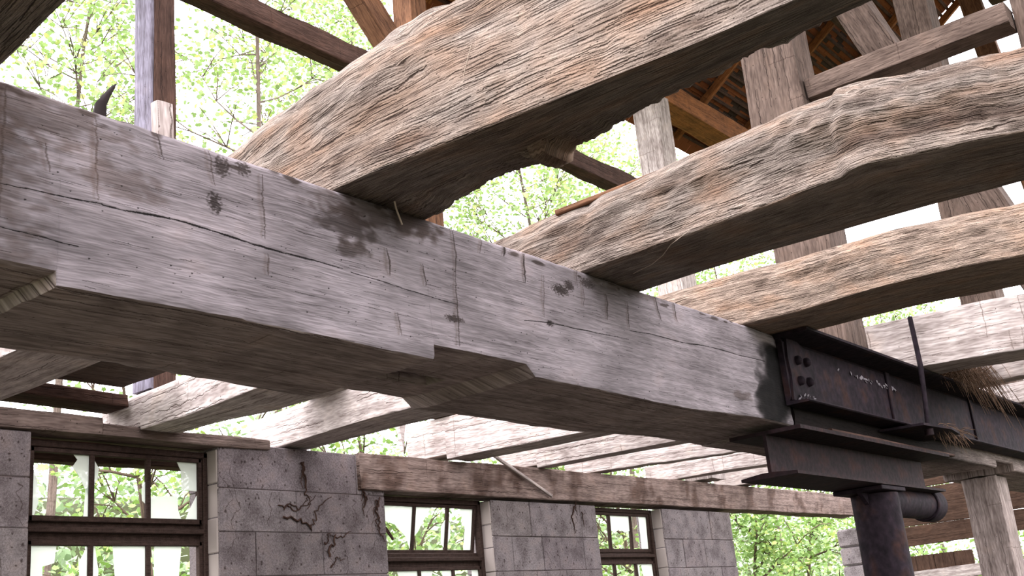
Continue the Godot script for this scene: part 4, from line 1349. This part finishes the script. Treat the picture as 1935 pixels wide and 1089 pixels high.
func scatter(called: String, parent: Node, mesh: Mesh, list: Array[Transform3D], colors: PackedColorArray) -> void:
	var mm := MultiMesh.new()
	mm.transform_format = MultiMesh.TRANSFORM_3D
	mm.use_colors = true
	mm.mesh = mesh
	mm.instance_count = list.size()
	for i in list.size():
		mm.set_instance_transform(i, list[i])
		mm.set_instance_color(i, colors[i])
	var mi := MultiMeshInstance3D.new()
	mi.name = called
	mi.multimesh = mm
	parent.add_child(mi, true)
	mi.set_meta("kind", "stuff")


func leaf_at(r: RandomNumberGenerator, p: Vector3, size: float) -> Transform3D:
	var b := Basis.from_euler(Vector3(r.randfn() * 0.6, r.randf() * TAU, r.randfn() * 0.6)).scaled(Vector3.ONE * size * r.randf_range(0.6, 1.25))
	return Transform3D(b, p)


func leaf_color(r: RandomNumberGenerator, warm: float, deep := 0.0) -> Color:
	var g := r.randf()
	var c := Color(0.36, 0.46, 0.27).lerp(Color(0.58, 0.66, 0.44), g)
	if r.randf() < warm:
		c = Color(0.76, 0.74, 0.42)
	c = c.lerp(Color(c.r * 0.52, c.g * 0.66, c.b * 0.34), deep)
	return c * r.randf_range(0.75, 1.25)


func tree(called: String, label: String, category: String, group: String, at: Vector3, h: float, spread: float, sd: int, leaves: int, size: float, first: float, rad: float, bark: Material, kind: int, warm: float, singles := 0) -> void:
	var r := RandomNumberGenerator.new()
	r.seed = sd
	var t := base(called, at)
	tag(t, label, category, group)
	var tr := Acc.new()
	var br := Acc.new()
	var pts := []
	var rs := []
	var lean := Vector3(r.randf_range(-.12, .12), 0, r.randf_range(-.1, .1))
	for k in 9:
		var f := k / 8.0
		pts.append(Vector3(0, f * h, 0) + lean * f * h + Vector3(sin(f * 5.0 + sd) * 0.25, 0, cos(f * 4.0 + sd) * 0.2) * f)
		rs.append(lerpf(rad, rad * 0.15, f))
	tr.tube(pts, rs, 9)
	put("trunk", tr.mesh(bark), t)
	var tips: Array[Vector3] = []
	var nb := int(10 + h * 1.5)
	for b in nb:
		var f := lerpf(first, 0.97, (b + r.randf() * 0.7) / nb)
		var i := mini(7, int(f * 8.0))
		var p: Vector3 = pts[i].lerp(pts[i + 1], f * 8.0 - i)
		var an := r.randf() * TAU
		var len := spread * (1.15 - 0.65 * f) * r.randf_range(0.6, 1.15)
		var d := Vector3(cos(an), r.randf_range(0.2, 0.9), sin(an)).normalized()
		var bp := [p]
		var rr := [maxf(rad * 0.40, 0.040) * (1.1 - f)]
		for k in 4:
			d = (d + Vector3(r.randfn() * .16, 0.05 + r.randfn() * .12, r.randfn() * .16)).normalized()
			bp.append(bp[k] + d * len / 4.0)
			rr.append(maxf(rad * 0.40, 0.040) * (1.1 - f) * (1.0 - (k + 1) * 0.22))
		br.tube(bp, rr, 6, false)
		for k in 9:
			var s := r.randi_range(1, 4)
			var q: Vector3 = bp[s]
			var e := (d + Vector3(r.randfn(), r.randfn() * 0.7, r.randfn()) * 0.8).normalized()
			var l := len * r.randf_range(0.2, 0.42)
			var m := q + e * l * 0.5 + Vector3(0, 0.04, 0)
			var q2 := q + e * l
			br.tube([q, m, q2], [maxf(0.010, rad * 0.12), 0.009, 0.005], 4, false)
			tips.append(m)
			tips.append(q2)
			if r.randf() < 0.5:
				tips.append(q.lerp(m, 0.5))
	put("branches", br.mesh(bark), t)
	var lm: Mesh = leafs[kind]
	var list: Array[Transform3D] = []
	var cols := PackedColorArray()
	for k in leaves:
		var c := tips[r.randi() % tips.size()]
		var p := c + Vector3(r.randfn(), r.randfn() * 0.7, r.randfn()) * (0.10 + spread * 0.07)
		list.append(leaf_at(r, p, size))
		cols.append(leaf_color(r, warm, 0.9 if singles > 0 else 0.5))
	if singles > 0:   # the leaves nearest the barn, one by one
		var order := range(list.size())
		var eye := Vector3(0, 1.6, 0) - at
		order.sort_custom(func(a: int, b: int) -> bool: return list[a].origin.distance_squared_to(eye) < list[b].origin.distance_squared_to(eye))
		var keep: Array[Transform3D] = []
		var kept := PackedColorArray()
		for k in order.size():
			var i: int = order[k]
			if k < singles:
				var o := put("leaf", lm, t)
				o.transform = list[i]
				o.material_override = M.greens[k % 4]
			else:
				keep.append(list[i])
				kept.append(cols[i])
		list = keep
		cols = kept
	scatter("foliage", t, lm, list, cols)


var leafs: Array[Mesh] = []


func trees() -> void:
	leafs = [leaf_mesh(0), leaf_mesh(1)]
	var big := [
		[Vector3(5.6, -0.2, -15.0), 15.0, 3.2, 101, 1500, .15, "tall thin pale tree seen past the near dark joist"],
		[Vector3(9.2, 0.2, -16.5), 17.0, 3.4, 102, 1900, .15, "tall bare-branched tree behind the slender skylit post"],
		[Vector3(12.4, 0.0, -14.0), 16.0, 3.2, 103, 2200, .14, "tall tree with sparse yellow-green leaves behind the dark upper rail"],
		[Vector3(15.8, 0.5, -18.2), 18.0, 3.4, 104, 3400, .15, "tall leafy tree behind the thickest log's lower edge"],
		[Vector3(20.6, 0.0, -14.0), 16.0, 3.6, 105, 4200, .14, "leafy tree filling the gap between the two rough logs"],
		[Vector3(25.0, 0.5, -16.0), 15.0, 3.6, 106, 3600, .15, "green tree beside the upright eaves post"],
		[Vector3(30.0, 0.4, -14.0), 13.0, 3.6, 107, 3600, .15, "broad green tree beyond the wide wall opening"],
		[Vector3(38.0, 0.2, -12.0), 11.0, 3.8, 108, 3600, .16, "distant green tree beyond the boarded end wall"]]
	for b in big:
		tree("tall_tree", b[6], "tree", "trees beyond the barn", b[0], b[1], b[2], b[3], int(b[4] * 3.2), b[5] * 0.70, 0.55 if b[3] < 103 else 0.32, 0.09, M.palebark, 0, 0.2)
	var small := [
		[Vector3(6.9, 0.0, -10.2), 5.6, 1.7, 201, 1500, .12, "young maple outside the large window"],
		[Vector3(10.0, 0.0, -9.6), 5.6, 1.7, 202, 2600, .11, "dense young maple outside the tilted window"],
		[Vector3(13.6, 0.0, -9.6), 5.0, 1.6, 203, 2000, .11, "young maple outside the narrow window"],
		[Vector3(16.6, 0.0, -8.4), 4.6, 1.3, 204, 2600, .11, "leafy sapling at the left of the wide wall opening"],
		[Vector3(19.2, 0.0, -8.9), 4.8, 1.3, 205, 2600, .11, "leafy sapling in the middle of the wide wall opening"],
		[Vector3(21.9, 0.0, -8.2), 4.6, 1.4, 206, 2400, .11, "leafy sapling next to the pale corner pier"],
		[Vector3(22.5, 0.0, -4.6), 4.6, 1.8, 207, 2400, .12, "green sapling beyond the pale square post"],
		[Vector3(18.2, 0.0, -11.6), 7.0, 2.2, 208, 3000, .12, "taller maple above the joist ends at the wall"]]
	for b in small:
		tree("young_tree", b[6], "tree", "young trees by the barn wall", b[0], b[1], b[2], b[3], int(b[4] * 2.0), b[5] * 0.66, 0.10, 0.05, M.bark, 0, 0.14, 36)
	# scrub on the bank
	var r := RandomNumberGenerator.new()
	r.seed = 300
	var list: Array[Transform3D] = []
	var cols := PackedColorArray()
	for k in 44000:
		var x := r.randf_range(0.0, 62.0)
		var z := r.randf_range(-31.0, -15.0)
		var y := -0.2 + 7.2 * smoothstep(-13.0, -32.0, z) + absf(r.randfn()) * (0.7 if x < 16.0 else 1.6) + 1.2 * maxf(0.0, sin(x * 0.9) * sin(z * 0.8 + x * 0.3))
		list.append(leaf_at(r, Vector3(x, y, z), 0.26))
		cols.append(leaf_color(r, 0.05, 0.45) * Color(0.95, 0.92, 1.25))
	for k in 9000:
		var x := r.randf_range(27.0, 40.0)
		var z := r.randf_range(-15.0, 1.0)
		list.append(leaf_at(r, Vector3(x, absf(r.randfn()) * 2.2 + 0.6, z), 0.20))
		cols.append(leaf_color(r, 0.06, 0.8))
	var bank := base("scrub_bank")
	tag(bank, "grey-green scrub covering the bank behind the trees", "scrub", "", "stuff")
	scatter("scrub_leaves", bank, leafs[1], list, cols)
